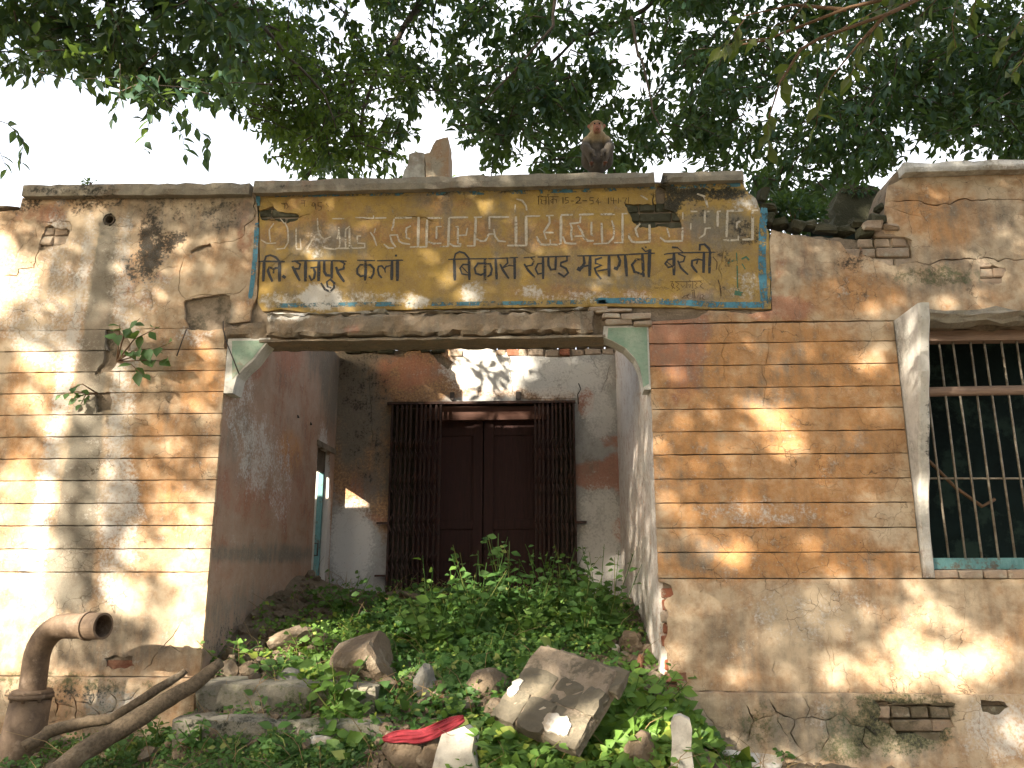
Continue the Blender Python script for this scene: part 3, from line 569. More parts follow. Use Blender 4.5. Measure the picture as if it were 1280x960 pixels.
# --- brickwork showing where plaster has fallen ------------------------------------------
BR = [bevelled_box(.224, .06, .065, .007, .006, s) for s in range(5)]; BRH = [bevelled_box(.106, .06, .065, .007, .006, s+9) for s in range(4)]
BRS = [bevelled_box(.066, .06, .20, .006, .004, s+19) for s in range(3)]
brick_meshes = {}
def bmesh_for(base, mat):
    k = (base.name, mat)
    if k not in brick_meshes:
        m = base.copy(); m.materials.clear(); m.materials.append(M[mat]); brick_meshes[k] = m
    return brick_meshes[k]
def fill_bricks(pg, mat, d=.036, xmin=None, parent=None, frame=None, soldier=None, off=0.0, grow=.03, dj=.005):
    pg = np.array(pg); lo, hi = pg.min(0), pg.max(0); z = lo[1] - .02; row = 0; H = .074
    while z < hi[1] + .02:
        h = H; x = lo[0] - .25 + off + (row % 2) * .117
        sold = soldier is not None and z + H > soldier - .02
        while x < hi[0] + .1:
            header = (row % 3 == 2); w = .074 if sold else (.116 if header else .234)
            cx, cz = x + w/2, z + (.1 if sold else H/2)
            tp = np.array([(cx, cz), (cx - w*.42, cz), (cx + w*.42, cz), (cx, cz - H*.4), (cx, cz + H*.4)])
            if inside(tp, pg).any():
                base = random.choice(BRS if sold else (BRH if header else BR)); mat_ = mat if isinstance(mat, str) else random.choice(mat)
                o = link('brick', bmesh_for(base, mat_), None, parent or B)
                o.location = Vector((cx, YF + d + random.uniform(-dj, dj), cz)) - Vector((parent or B).location) if (parent or B) is B else (cx, YF + d, cz)
                o.matrix_parent_inverse = Matrix.Identity(4)
                if xmin is not None and cx + w/2 > hi[0] + .05: o.scale.x = max(.3, (hi[0] + .05 - max(xmin, cx - w/2)) / w); o.location.x = (hi[0] + .05 + max(xmin, cx - w/2)) / 2
                elif xmin is not None and cx - w/2 < xmin:
                    w2 = cx + w/2 - xmin
                    if w2 < .03: bpy.data.objects.remove(o); x += w; continue
                    o.scale.x = w2 / w; o.location.x += (w - w2)/2
                o.rotation_euler = (random.uniform(-.03, .03), random.uniform(-.02, .02), random.uniform(-.03, .03))
            x += w
        if sold: break
        z += H; row += 1
fill_bricks(Hd['jamb'], ('brick','brick','brick_dusty'), xmin=XR + .004); fill_bricks(Hd['plinth'], ('brick_mossy','brick_mossy','brick_dusty','brick_mossy'), d=.000, dj=.010)
fill_bricks(Hd['plinth_b'], 'brick_mossy', d=-.002)
fill_bricks(Hd['top_right'], 'brick_dusty', d=.037); fill_bricks(Hd['right_b'], 'brick_dusty'); fill_bricks(Hd['left_low'], 'brick')
fill_bricks(Sd['patch'], 'brick_dark', d=.042); fill_bricks(Hd['chip_a'], 'brick_dusty', d=.044); fill_bricks(Sd['slit'], 'brick_dark', d=.044)
# --- copings -----------------------------------------------------------------------------
def coping(pts, h, proj, seed, mat='concrete', depth=.40, surf='C'):
    (x0, z0), (x1, z1) = pts; mb = fine_box((x0, YF - proj, 0), (x1, YF + depth, h), (int((x1-x0)/.07), 4, 2), .0035, seed, .014)
    mb.v = [(p[0], p[1], p[2] + z0 - h + (z1 - z0) * (p[0] - x0) / (x1 - x0)) for p in mb.v]
    return stained('coping', mb, M[mat], B, surf)
coping((F2(29,231,YF-.05), F2(313,228,YF-.05)), .10, .06, 1.0)
coping((F2(318,226,YF-.05), F2(818,213.5,YF-.05)), .105, .06, 2.0)
coping((F2(828,215,YF-.05), F2(929,211.5,YF-.05)), .085, .05, 3.0)
coping((F2(1128,204,YF-.06), (XEND_R, F2(1280,197,YF-.06)[1])), .085, .08, 4.0, 'fin')
stained('coping', fine_box((at(-60,260)[0], YF-.02, at(0,262)[2]-.0), (at(24,260)[0], YF+.3, at(0,262)[2]+.035), (6,3,2), .008, 6.0, .02), M['concrete'], B, 'C')
# lintel beam over the opening: cracked fascia, thin ledge below, broken corner
zb0, zb1 = ZT, at(550, 391)[2]
mb = fine_box((at(335,410)[0], YF - .035, zb0 + .025), (at(742,410)[0], YF + .28, zb1), (70, 3, 5), .011, 7.0, .05); stained('lintel_beam', mb, M['lintel'], B, 'C')
mb = fine_box((at(325,420)[0], YF - .02, zb0 - .004), (at(757,420)[0], YF + .24, zb0 + .022), (44, 3, 1), .004, 8.0, .012); stained('lintel_ledge', mb, M['lintel'], B, 'C')
mb = fine_box((at(283,405)[0], YF - .012, zb0 + .02), (at(333,405)[0], YF + .28, zb1 - .045), (7, 3, 3), .012, 9.0, .04); stained('lintel_end', mb, M['lintel'], B, 'C')
for k, (a, b, c, d_) in enumerate([(744,386,790,392),(752,392,775,399),(776,393,814,401),(757,400,790,407),(792,402,815,409),(736,384,760,390)]):
    p0 = at(a, d_); p1 = at(c, b); me = bevelled_box(p1[0]-p0[0]-.004, .10, p1[2]-p0[2]-.003, .006, .006, 40+k); me.materials.append(M['brick_dusty'])
    o = link('brick', me, None, B); o.matrix_parent_inverse = Matrix.Identity(4); o.location = Vector(((p0[0]+p1[0])/2, YF + .02, (p0[2]+p1[2])/2)) - B.location
mb = fine_box((at(336,400)[0], YF - .05, at(400,396.5)[2]), (at(735,400)[0], YF + .02, at(400,392)[2]), (60, 1, 1), .010, 11.0, .05); stained('drip_ledge', mb, M['concrete'], B, 'C')
# brackets in the two upper corners of the opening
def bracket(side):
    x = XL if side < 0 else XR; zt = at(300, 423)[2]; s = -side
    prof = [(0, 0), (.315, 0), (.29, -.03), (.24, -.10), (.19, -.17), (.13, -.225), (.085, -.28), (.07, -.36), (.065, -.40), (0, -.40)] if side < 0 else \
           [(0, .05), (.31, .05), (.32, -.03), (.255, -.06), (.17, -.11), (.10, -.19), (.065, -.27), (.05, -.36), (.045, -.41), (0, -.41)]
    n = len(prof); mb = MB(); y0, y1 = YF + (.002 if side < 0 else -.004), YF + .17
    v = [(x + s*a, y0, zt + b) for a, b in prof] + [(x + s*a*(.98), y1, zt + b) for a, b in prof]
    f = [tuple(range(n)), tuple(range(2*n-1, n-1, -1))] + [(i, (i+1) % n, n + (i+1) % n, n + i)[::-1] for i in range(n)]
    if s < 0: f = [q[::-1] for q in f]
    mb.add(v, f); o = stained('bracket', mb, M['fin'], B, 'N')
    # painted green face, slightly inset from the rim
    ins = [(a*.86 + .012, b*.93 - .012) for a, b in prof[:-1]] + [(.012, -.37)] if side > 0 else [(.03, -.018), (.285, -.018), (.235, -.085), (.185, -.155), (.125, -.215), (.08, -.27), (.055, -.30)]
    mb2 = MB(); m_ = len(ins); mb2.add([(x + s*a, y0 - .003, zt + b) for a, b in ins] + [(x + s*a, y0 + .01, zt + b) for a, b in ins], [tuple(range(m_))[::s], *[(i, m_+i, m_+(i+1)%m_, (i+1)%m_)[::s] for i in range(m_)]])
    g = link('green_facing', mb2.mesh('green_facing'), M['green_plaster'], o)
    return o
bracket(-1); bracket(1)
w = MB(); p = [at(279,401,YF-.02), at(279,412,YF-.04), at(284,430,YF-.05), at(292,450,YF-.05), at(299,468,YF-.04)]; w.tube([tuple(q) for q in p], .005, 6); w.build('bent_wire', M['wire'], B)
w = MB(); w.tube([tuple(at(233,412,YF-.01)), tuple(at(228,425,YF-.03)), tuple(at(221,445,YF-.03))], .004, 6); w.build('bent_wire', M['wire'], B)
# spout pipe in the drain hole
w = MB(); c = at(137, 275, YF); 
for k in range(12):
    a0, a1 = 2*math.pi*k/12, 2*math.pi*(k+1)/12
    ring = lambda r, y, a: (c[0] + r*math.cos(a), y, c[2] + r*math.sin(a))
    w.add([ring(.040, YF-.004, a0), ring(.040, YF-.004, a1), ring(.032, YF-.006, a1), ring(.032, YF-.006, a0), ring(.032, YF+.25, a0), ring(.032, YF+.25, a1)], [(0,1,2,3),(3,2,5,4)], True)
w.build('drain_spout', M['dark'], B)
# --- right roof line: broken masonry, loose bricks along the gap ---------------------------
def loose_bricks(lst, mat):
    for k, (px, py, w_, h_, rot, Y) in enumerate(lst):
        p = at(px, py, Y); me = bevelled_box(w_, .11, h_, .012, .020, 60 + k); me.materials.append(M[mat])
        o = link('brick', me, None, B); o.matrix_parent_inverse = Matrix.Identity(4); o.location = Vector(p) - B.location; o.rotation_euler = (random.uniform(-.1, .1), rot, random.uniform(-.3, .3))
loose_bricks([(952,244,.06,.10,.1,YF+.1),(960,262,.09,.06,0,YF+.06),(958,276,.10,.07,.05,YF+.08),(975,282,.12,.06,-.1,YF+.1),(995,286,.11,.06,.15,YF+.1),(1012,283,.10,.05,0,YF+.12),(1030,288,.14,.06,.05,YF+.1),(1055,290,.12,.06,-.1,YF+.1),
  (1076,282,.15,.06,.02,YF+.05),(1095,276,.12,.06,.03,YF+.06),(1104,262,.10,.06,.3,YF+.1),(1083,291,.12,.05,0,YF+.03)], 'brick_dark')
loose_bricks([(1088,283,.13,.055,.02,YF+.0),(1112,287,.09,.05,.0,YF+.02)], 'brick_dusty')

# --- porch inside: left wall with doorway, right wall, back wall, roof remnant -------------
yd0, yd1 = atx(393, 640, XL)[1], YB - .17; zdt = atx(395, 556, XL)[2]

frL = lambda u, v, d: (XL - d, u, v)
ZTOP = at(550, 424, YB)[2]
zwl = 3.75
plate('porch_side_wall', [(YF + .028, .3), (yd0, .3), (yd0, zdt), (yd1, zdt), (yd1, .3), (YB, .3), (YB, zwl), (7.0, zwl + .02), (YF + .028, zwl)], M['porch_plaster'], B, 'L', thick=.05, frame=frL, rough=.002, relief=.004, seed=31.0, wear=.003)
frR = lambda u, v, d: (XR + d, u, v)
o = plate('porch_side_wall', [(YF + .028, .3), (YB, .3), (YB, zwl), (YF + .028, zwl)][::-1], M['porch_plaster'], B, 'R', thick=.13, frame=frR, rough=.002, relief=.006, seed=32.0)
o.data.flip_normals()
# plaster on back wall
xg0, xg1 = at(486, 600, YB)[0], at(719, 600, YB)[0]; zd1 = at(600, 502, YB)[2]
frB = FRAMES['B']
plate('porch_back_wall', [(XEND_L, .3), (xg0, .3), (xg0, zd1), (xg1, zd1), (xg1, .3), (XR + .3, .3), (XR + .3, F2(775,440,YB)[1])] + [F2(a, b, YB) for a, b in [(740,443),(700,447),(650,444),(610,436),(575,430),(562,436),(545,430),(520,432),(500,446),(470,440),(440,444),(420,438)]] + [(XEND_L, 3.6)], M['back_plaster'], B, 'B', thick=.03, frame=frB, rough=.004, seed=33.0,
   holes=[[F2(a, b, YB) for a, b in [(536,428),(548,436),(556,448),(566,452),(560,462),(548,452),(538,442)]]],
   cracks=[([F2(a, b, YB) for a, b in [(636,440),(638,470),(642,498)]], .007), ([F2(a, b, YB) for a, b in [(650,440),(655,470),(652,498)]], .005), ([F2(a, b, YB) for a, b in [(764,450),(758,475),(750,492)]], .005), ([F2(a, b, YB) for a, b in [(460,450),(462,490),(466,560)]], .005), ([F2(a, b, YB) for a, b in [(735,440),(748,462)]], .005)])
plate('masonry_core', [(XEND_L, .3), (xg0, .3), (xg0, zd1), (xg1, zd1), (xg1, .3), (XR + .3, .3), (XR + .3, F2(775,436,YB)[1])] + [F2(a, b, YB) for a, b in [(740,436),(640,436),(560,438),(420,436)]] + [(XEND_L, 3.62)], M['mortar'], B, 'B', d0=.028, thick=.30, frame=frB, rough=.006, grid=.15, seed=34.0)
x = at(556, 430, YB)[0]; row = 0
for row in range(3):
    z = at(650, 441 - row*11, YB)[2]; x = at(562 + 9*(row % 2) + 10*row, 430, YB)[0]
    while x < XR + .1:
        wv_ = random.uniform(.11, .24)
        if not (row == 2 and random.random() < .35):
            me = bevelled_box(wv_ - .012, .2, .068, .008, .007, int(x*100) + row); me.materials.append(M['brick_dusty'] if random.random() < .8 else M['brick'])
            o = link('brick', me, None, B); o.matrix_parent_inverse = Matrix.Identity(4); o.location = Vector((x + wv_/2, YB + .10 + random.uniform(-.015, .015), z)) - B.location; o.rotation_euler = (0, random.uniform(-.04, .04), random.uniform(-.06, .06))
        x += wv_
x = XL + .05
while x < at(540, 430, YB)[0]:
    wv_ = random.uniform(.10, .22); me = bevelled_box(wv_ - .01, .2, random.uniform(.05, .08), .01, .01, int(x*100)); me.materials.append(M['brick_dark'])
    o = link('brick', me, None, B); o.matrix_parent_inverse = Matrix.Identity(4); o.location = Vector((x + wv_/2, YB + .07, at(480, 440 - random.uniform(0, 7), YB)[2])) - B.location; o.rotation_euler = (0, random.uniform(-.08, .08), random.uniform(-.1, .1)); x += wv_
# remnant of the porch roof on the left
rp = [(XL - .02, 6.75), (XL + .06, 6.72), (XL + .34, 7.2), (XL + .66, 7.7), (at(540,430,YB)[0], YB + .02), (XL - .02, YB + .02)]
rs = MB(); rpr = roughen(rp, .02, .05, 3.0); n = len(rpr); zr = ZTOP + .10
rs.add([(a, b, zr) for a, b in rpr] + [(a, b, zr + .12) for a, b in rpr], [tuple(range(n))[::-1], tuple(range(n, 2*n))] + [(i, (i+1) % n, n + (i+1) % n, n + i) for i in range(n)])
rs.build('roof_remnant', M['dark'], B)
# room left of the porch, open to the sky (its walls stand outside the frame)
mb = MB(); mb.box((XEND_L, YF + .33, .3), (XEND_L + .25, YB + .1, 3.3)); mb.build('room_wall', M['mortar'], B)
# teal door frame in the side doorway
df = empty('side_door', (XL, yd1, .8)); df.parent = B; df.matrix_parent_inverse = B.matrix_world.inverted()
def box_part(name, lo, hi, mat, parent, jit=.0):
    m = MB(); m.box(lo, hi, jit=jit); return m.build(name, mat, parent)
stained('jamb_reveal', fine_box((XL - .30, yd1 + .003, .7), (XL - .052, YB - .004, 3.0), (3,2,12), .003, 2.0), M['fin'], df, 'N')
box_part('door_board', (XL - .10, yd0 - .1, 2.47), (XL - .055, yd1 - .002, 2.72), M['dark'], df)
box_part('frame', (XL - .11, yd1 - .035, .75), (XL - .056, yd1 + .0, 2.466), M['teal'], df)
m = MB(); m.tube([(XL - .10, yd1 - .05, 1.75), (XL - .06, yd1 - .085, 1.75), (XL - .06, yd1 - .085, 1.63), (XL - .10, yd1 - .05, 1.63)], .008, 6); m.build('handle', M['wire'], df)
box_part('door_lintel', (XL - .048, yd0 - .04, zdt + .0), (XL + .012, YB - .004, zdt + .055), M['mortar'], B)
# --- main door --------------------------------------------------------------------------
D = empty('double_door', (at(605,700,YB)[0], YB + .10, 1.0)); D.parent = B; D.matrix_parent_inverse = B.matrix_world.inverted()
xm = at(604, 620, YB + .15)[0]; xl_, xr_ = at(530, 620, YB + .15)[0], at(682, 620, YB + .15)[0]; zt_ = at(600, 527, YB + .15)[2]
for x0, x1 in ((xl_, xm - .006), (xm + .006, xr_)):
    m = MB(); y = YB + .16; m.box((x0, y, .7), (x1, y + .03, zt_))
    leaf = m.build('door_leaf', M['wood_door'], D)
    m = MB(); wd = x1 - x0
    for a, b in ((x0 + .002, x0 + .10), (x1 - .10, x1 - .002)): m.box((a, y - .022, .7), (b, y - .001, zt_ - .002))
    for zc_ in (zt_ - .11, 1.62, 1.95, 1.15): m.box((x0 + .102, y - .020, zc_ - .045), (x1 - .102, y - .0012, zc_ + .045))
    m.build('rail', M['wood_door'], leaf)
    for z0_, z1_ in ((2.0, zt_ - .16), (1.67, 1.90), (1.2, 1.57)):
        m = MB(); m.box((x0 + .13, y - .012, z0_), (x1 - .13, y - .0015, z1_)); m.build('panel', M['wood_door'], leaf)
m = MB(); m.tube([(xm + .03, YB + .125, 1.70), (xm + .03, YB + .10, 1.72), (xm + .03, YB + .10, 1.80), (xm + .03, YB + .125, 1.82)], .007, 6); m.build('handle', M['wire'], D)
zh = at(600, 503, YB)[2]
box_part('door_head', (xg0 + .30, YB + .06, zt_ + .004), (xg1 - .26, YB + .20, zh - .035), M['wood_head'], D, .004)
box_part('door_jamb', (xl_ - .09, YB + .07, .7), (xl_ - .004, YB + .20, zh - .04), M['wood_door'], D); box_part('door_jamb', (xr_ + .004, YB + .07, .7), (xr_ + .09, YB + .20, zh - .04), M['wood_door'], D)
box_part('back_fill', (xg0 - .1, YB + .34, .3), (xg1 + .1, YB + .36, zd1 + .1), M['dark'], D)
# --- folding iron gate ------------------------------------------------------------------
G_ = empty('folding_gate', (xm, YB, 1.0)); G_.parent = B; G_.matrix_parent_inverse = B.matrix_world.inverted()
gz0, gz1 = 1.02, at(600, 504, YB - .06)[2]
box_part('top_rail', (at(486,503,YB)[0], YB - .075, gz1 - .004), (at(719,503,YB)[0], YB - .015, gz1 + .022), M['gate'], G_, .003)
for a, b, k in ((488, 549, 11), (669, 719, 10)):
    xs = [at(a + (b - a) * i / (k - 1), 600, YB - .05)[0] for i in range(k)]
    for i, x in enumerate(xs):
        x += random.uniform(-.006, .006); m = MB(); yy = YB - .055 + random.uniform(-.008, .008); tp = gz1 - .01
        m.box((x - .010, yy - .010, gz0), (x - .006, yy + .012, tp)); m.box((x - .0055, yy - .0095, gz0), (x + .0055, yy - .006, tp)); m.box((x + .006, yy - .010, gz0), (x + .010, yy + .012, tp))
        m.build('upright', M['gate'], G_)
    for z0_ in (1.15, 1.55, 1.95, 2.35, 2.72):
        for i in range(len(xs) - 1):
            for sg in (1, -1):
                m = MB(); m.tube([(xs[i], YB - .075 + .004*sg, z0_), ((xs[i]+xs[i+1])/2, YB - .078 + .004*sg, z0_ + sg*.07), (xs[i+1], YB - .075 + .004*sg, z0_ + sg*.12)], .006, 4)
                m.build('lattice_strip', M['gate'], G_)
for z in (1.42, 1.95):
    box_part('hinge_lug', (at(719,600,YB)[0], YB - .06, z), (at(732,600,YB)[0], YB - .02, z + .025), M['gate'], G_)
    box_part('hinge_lug', (at(474,600,YB)[0], YB - .06, z), (at(487,600,YB)[0], YB - .02, z + .02), M['gate'], G_)
mb = fine_box((at(655,495,YB)[0], YB - .012, zd1 + .022), (at(722,495,YB)[0], YB + .02, at(690,486,YB)[2]), (6,1,2), .003, 3.0); stained('yellow_patch', mb, M['back_plaster'], B, 'B')
for a, b in ((645, 651), (563, 568)): box_part('wall_clamp', (at(a,495,YB)[0], YB - .03, zd1 + .02), (at(b,495,YB)[0], YB + .0, zd1 + .10), M['wire'], B)
m = MB(); q = [(at(723,480,YB)), (at(726,487,YB)), (at(722,494,YB)), (at(723,506,YB))]; m.tube([(a[0], a[1]-.03, a[2]) for a in q], .006, 5); m.build('wall_hook', M['wire'], B)
for (a, b) in ((372, 521), (388, 530)):
    p = atx(a, b, XL); m = MB(); m.tube([(XL - .01, p[1], p[2]), (XL + .02, p[1] - .02, p[2] - .01), (XL + .03, p[1] - .09, p[2] - .005)], .006, 5); m.build('nail', M['wire'], B)

# --- window bay on the right ------------------------------------------------------------
W_ = empty('barred_window', (XF + .9, YF, zwin0)); W_.parent = B; W_.matrix_parent_inverse = B.matrix_world.inverted()
# the tapering concrete fin at its left
zf1 = at(1163, 378, YF - .45)[2]; zf0 = at(1163, 722, YF)[2]; mb = MB(); nseg = 16; rows = []
for i in range(nseg + 1):
    z = zf0 + (zf1 - zf0) * i / nseg
    py_ = 722 + (378 - 722) * i / nseg; yy = min(atx(1163 + (-.6 if i % 3 else .4), py_, XF + .07)[1], YF - .02); z = at(1163, py_, yy)[2]
    e = random.uniform(-.004, .004)
    rows.append([(XF, YF + .02, z), (XF + e*.5, (yy + YF)/2, z), (XF + e, yy + .012, z), (XF + .012, yy + e, z), (XF + .060, yy + e, z), (XF + .070, yy + .012, z), (XF + .070, YF + .02, z)])
for i in range(nseg + 1): mb.v += rows[i]
for i in range(nseg):
    for k in range(7): a, b = i*7 + k, i*7 + (k+1) % 7; mb.f.append((a, a+7, b+7, b)[::-1]); mb.sm.append(False)
mb.f.append(tuple(range(7))); mb.sm.append(False); mb.f.append(tuple(nseg*7 + k for k in range(7))[::-1]); mb.sm.append(False)
o = stained('window_fin', mb, M['fin'], W_, 'N')
# broken concrete hood over the window
mb = fine_box((XF + .075, YF - .14, at(1200,401,YF-.14)[2]), (XEND_R - .3, YF + .02, at(1200,386,YF-.14)[2]), (26, 5, 2), .02, 5.0, .07)
mb.v = [(p[0], p[1] + max(0, (XF + .05 - p[0])) * .9, p[2] - .03*fbm(p[0]*5, p[1]*5, 1, 3)) for p in mb.v]; stained('broken_hood', mb, M['concrete'], W_, 'C')
ywf = YF + .10
box_part('head_board', (XW0 + .002, ywf - .02, zwin1 - .075), (XW1, ywf + .07, zwin1 - .002), M['window_wood'], W_, .003)
box_part('sill_board', (XW0 + .002, ywf - .03, zwin0 + .004), (XW1, ywf + .07, zwin0 + .075), M['teal'], W_, .002)
box_part('jamb_board', (XW0 + .002, ywf - .01, zwin0 + .077), (XW0 + .03, ywf + .06, zwin1 - .077), M['wood_door'], W_)
zr1 = at(1230, 488, ywf)[2]
m = MB(); m.tube([(XW0 + .032, ywf + .02, zr1 - .005), (XW0 + .3, ywf + .02, zr1), (XW1, ywf + .02, zr1 + .01)], .034, 8); m.build('cross_rail', M['window_wood'], W_)
z_ = at(1230, 597, ywf)[2]; m = MB(); m.tube([(XW0 + .03, ywf + .03, z_), (XW1, ywf + .03, z_ - .01)], .007, 6); m.build('cross_rod', M['bar'], W_)
x = XW0 + .055; k = 0
while x < XW1:
    m = MB(); dx = random.uniform(-.012, .012)
    m.tube([(x, ywf + .02, zwin0 + .07), (x + dx*.5, ywf + .02 + random.uniform(-.006,.006), (zwin0 + zwin1)/2), (x + dx, ywf + .02, zwin1 - .07)], .0075, 6); m.build('window_bar', M['bar'], W_); x += .106
x = XW0
while x < XW1:
    me = bevelled_box(.145, .10, .055, .008, .005, int(x*50)); me.materials.append(M['brick_dusty'])
    o = link('brick', me, None, B); o.matrix_parent_inverse = Matrix.Identity(4); o.location = Vector((x + .075, YF + .035, zwin0 - .03)) - B.location; x += .152
# room seen through the bars: closed box, its dimness painted as near-black green walls
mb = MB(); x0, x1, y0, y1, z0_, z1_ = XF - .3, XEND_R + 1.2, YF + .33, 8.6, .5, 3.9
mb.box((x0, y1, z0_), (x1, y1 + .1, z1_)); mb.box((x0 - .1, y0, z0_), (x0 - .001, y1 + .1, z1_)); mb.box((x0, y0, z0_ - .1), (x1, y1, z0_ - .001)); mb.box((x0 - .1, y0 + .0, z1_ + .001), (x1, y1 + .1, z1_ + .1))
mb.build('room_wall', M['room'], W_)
plt_ = MB(); plt_.tube([(XW0 + .1, ywf + .22, zwin0 + 1.15), (XW0 + .18, ywf + .2, zwin0 + .75), (XW0 + .35, ywf + .2, zwin0 + .55), (XW0 + .5, ywf + .18, zwin0 + .42), (XW0 + .6, ywf + .2, zwin0 + .47)], .012, 6); plt_.build('dry_creeper', M['twig'], W_)

# ------------------------------------------------------------------ lettering on the sign (brush strokes traced on the wall)
def strokes(name, groups, mat, y=YF - .0022, parent=None, wscale=1.0):
    mb = MB(); k = 0
    for (ox, oy, s, lst) in groups:
        for w, pts in lst:
            pp = [np.array(F2(ox + u/s, oy + v/s)) for u, v in pts]; ww = w / s / 185.0 * .5 * wscale; d = y - .00006 * (k % 24); k += 1
            if len(pp) == 1: pp = [pp[0] - [ww*.3, 0], pp[0] + [ww*.3, 0]]
            sp = []
            for i in range(len(pp) - 1):
                L = np.linalg.norm(pp[i+1] - pp[i]); m = max(1, int(L / .03))
                for j in range(m):
                    t = j / m
                    if len(pp) > 2:                    # Catmull-Rom
                        p0 = pp[max(i-1, 0)]; p1 = pp[i]; p2 = pp[i+1]; p3 = pp[min(i+2, len(pp)-1)]
                        q = .5*((2*p1) + (-p0+p2)*t + (2*p0-5*p1+4*p2-p3)*t*t + (-p0+3*p1-3*p2+p3)*t**3)
                    else: q = pp[i] + (pp[i+1]-pp[i]) * t
                    sp.append(q)
            sp.append(pp[-1]); n = len(sp); L_, R_ = [], []
            for i in range(n):
                a = sp[max(i-1, 0)]; b = sp[min(i+1, n-1)]; dd = (b-a) / (np.linalg.norm(b-a) + 1e-9); nr = np.array([-dd[1], dd[0]])
                wj = ww * (1 + .18 * fbm(sp[i][0]*40, sp[i][1]*40, 2, 2)) * (.75 if i in (0, n-1) else 1)
                ext = dd * (-ww*.5 if i == 0 else (ww*.5 if i == n-1 else 0))
                L_.append(sp[i] + nr*wj + ext); R_.append(sp[i] - nr*wj + ext)
            v = [(p[0], d, p[1]) for p in L_] + [(p[0], d, p[1]) for p in R_]
            mb.add(v, [(i, n+i, n+i+1, i+1) for i in range(n-1)])
    return mb.build(name, mat, parent or SG)
g1 = (320,300,10.667,[(26,[(40,290),(150,285),(380,290)]),(46,[(98,545),(105,400),(110,280)]),(34,[(112,290),(135,220),(190,203),(260,228),(318,290)]),(50,[(315,300),(315,545)]),(36,[(315,375),(260,375),(232,400),(235,440)]),(40,[(232,385),(175,365),(160,410),(185,480),(218,550)]),(58,[(365,485),(385,500)])])
g1b = (320,300,10.667,[(24,[(480,288),(600,278),(1000,276),(1205,285)]),(38,[(535,290),(592,325),(575,385),(510,385)]),(42,[(490,360),(520,420),(582,540)]),(46,[(662,290),(660,545)]),(48,[(840,285),(836,540)]),(34,[(735,372),(840,360)]),(38,[(765,372),(788,430),(775,510),(740,540),(712,480)]),(42,[(912,290),(910,420),(940,472),(1005,478)]),(42,[(1012,285),(1010,505)]),(30,[(1000,520),(945,560),(955,625),(1000,640)]),(34,[(1000,535),(1045,575),(1040,640),(990,690),(920,660),(870,580)]),(36,[(1130,285),(1183,315),(1168,385),(1100,405)]),(44,[(1072,368),(1095,440),(1172,552)])])
g2 = (430,305,14.22,[(28,[(240,290),(550,298)]),(28,[(590,300),(1050,290)]),(56,[(382,300),(388,430),(376,640)]),(44,[(385,372),(290,372),(235,440),(240,530),(300,580),(360,560)]),(46,[(385,375),(470,372),(532,440),(525,530),(478,612),(450,590)]),(32,[(835,385),(750,400),(725,450),(735,505)]),(42,[(725,450),(670,390),(615,400),(602,460),(622,550),(668,600)]),(62,[(856,300),(848,630)]),(62,[(952,290),(950,648)]),(56,[(925,208)])])
g3 = (560,305,8,[(32,[(68,360),(65,240),(62,150)]),(22,[(62,150),(75,100),(115,78),(165,92),(208,142)]),(15,[(5,155),(210,150),(480,146),(700,135)]),(30,[(210,150),(214,355)]),(20,[(205,208),(150,205),(120,245),(140,300),(205,312)]),(13,[(140,228),(195,288)]),(32,[(370,150),(370,358)]),(24,[(370,195),(300,195),(266,240),(278,295),(330,312),(368,290)]),(25,[(370,198),(420,198),(440,250),(425,308),(398,325)]),(28,[(475,150),(487,350)]),(22,[(592,150),(598,190),(552,235)]),(24,[(522,205),(550,262),(605,342)]),(18,[(552,238),(610,215),(665,222)]),(30,[(666,140),(668,345)])])
g3b = (560,305,8,[(15,[(760,138),(870,130)]),(22,[(835,140),(860,170),(840,212),(790,222)]),(25,[(765,205),(800,262),(866,332)]),(28,[(950,130),(952,345)]),(22,[(950,195),(900,198),(874,250),(900,302),(950,290)]),(15,[(900,132),(1100,126),(1222,122)]),(26,[(1005,130),(1005,215),(1030,258),(1070,252)]),(26,[(1080,125),(1074,258)]),(24,[(1190,125),(1190,168),(1130,188),(1125,218),(1180,245),(1202,290),(1160,328),(1108,292)])])
g4 = (710,300,6.737,[(14,[(80,135),(300,130),(500,124)]),(26,[(132,140),(138,195),(118,232),(98,248)]),(48,[(88,243),(102,250)]),(18,[(105,228),(182,214)]),(28,[(186,135),(182,298)]),(22,[(282,150),(232,165),(232,198),(282,212),(225,240),(240,282),(276,328)]),(16,[(250,262),(340,246)]),(28,[(345,130),(345,302)]),(26,[(422,135),(438,175),(430,215),(408,240)]),(42,[(396,238),(412,245)]),(28,[(480,128),(494,302)]),(14,[(510,122),(730,112)]),(24,[(630,165),(575,165),(538,210),(560,270),(622,288)]),(28,[(626,120),(636,305)]),(30,[(688,85),(680,310)]),(16,[(622,68),(652,98),(700,85)]),(18,[(655,62)])])
g4b = (710,300,6.737,[(12,[(810,122),(900,110),(1240,104)]),(28,[(892,120),(892,292)]),(18,[(888,158),(840,168),(818,200),(845,232),(885,222)]),(11,[(832,185),(884,226)]),(22,[(880,62),(922,66)]),(12,[(922,66),(965,102)]),(18,[(930,118),(985,142),(972,182),(932,190)]),(20,[(925,178),(950,235),(1008,290)]),(20,[(1138,172),(1095,162),(1082,200)]),(22,[(1090,165),(1045,175),(1042,215),(1085,272)]),(26,[(1145,105),(1140,272)]),(26,[(1195,112),(1190,278)]),(24,[(1108,85),(1110,40),(1150,38),(1188,75),(1200,115)])])
strokes('lettering', [g1], M['ink']); strokes('lettering', [g1b], M['ink']); strokes('lettering', [g2], M['ink']); strokes('lettering', [g3], M['ink']); strokes('lettering', [g3b], M['ink'])
strokes('lettering', [g4], M['ink']); strokes('lettering', [g4b], M['ink'])
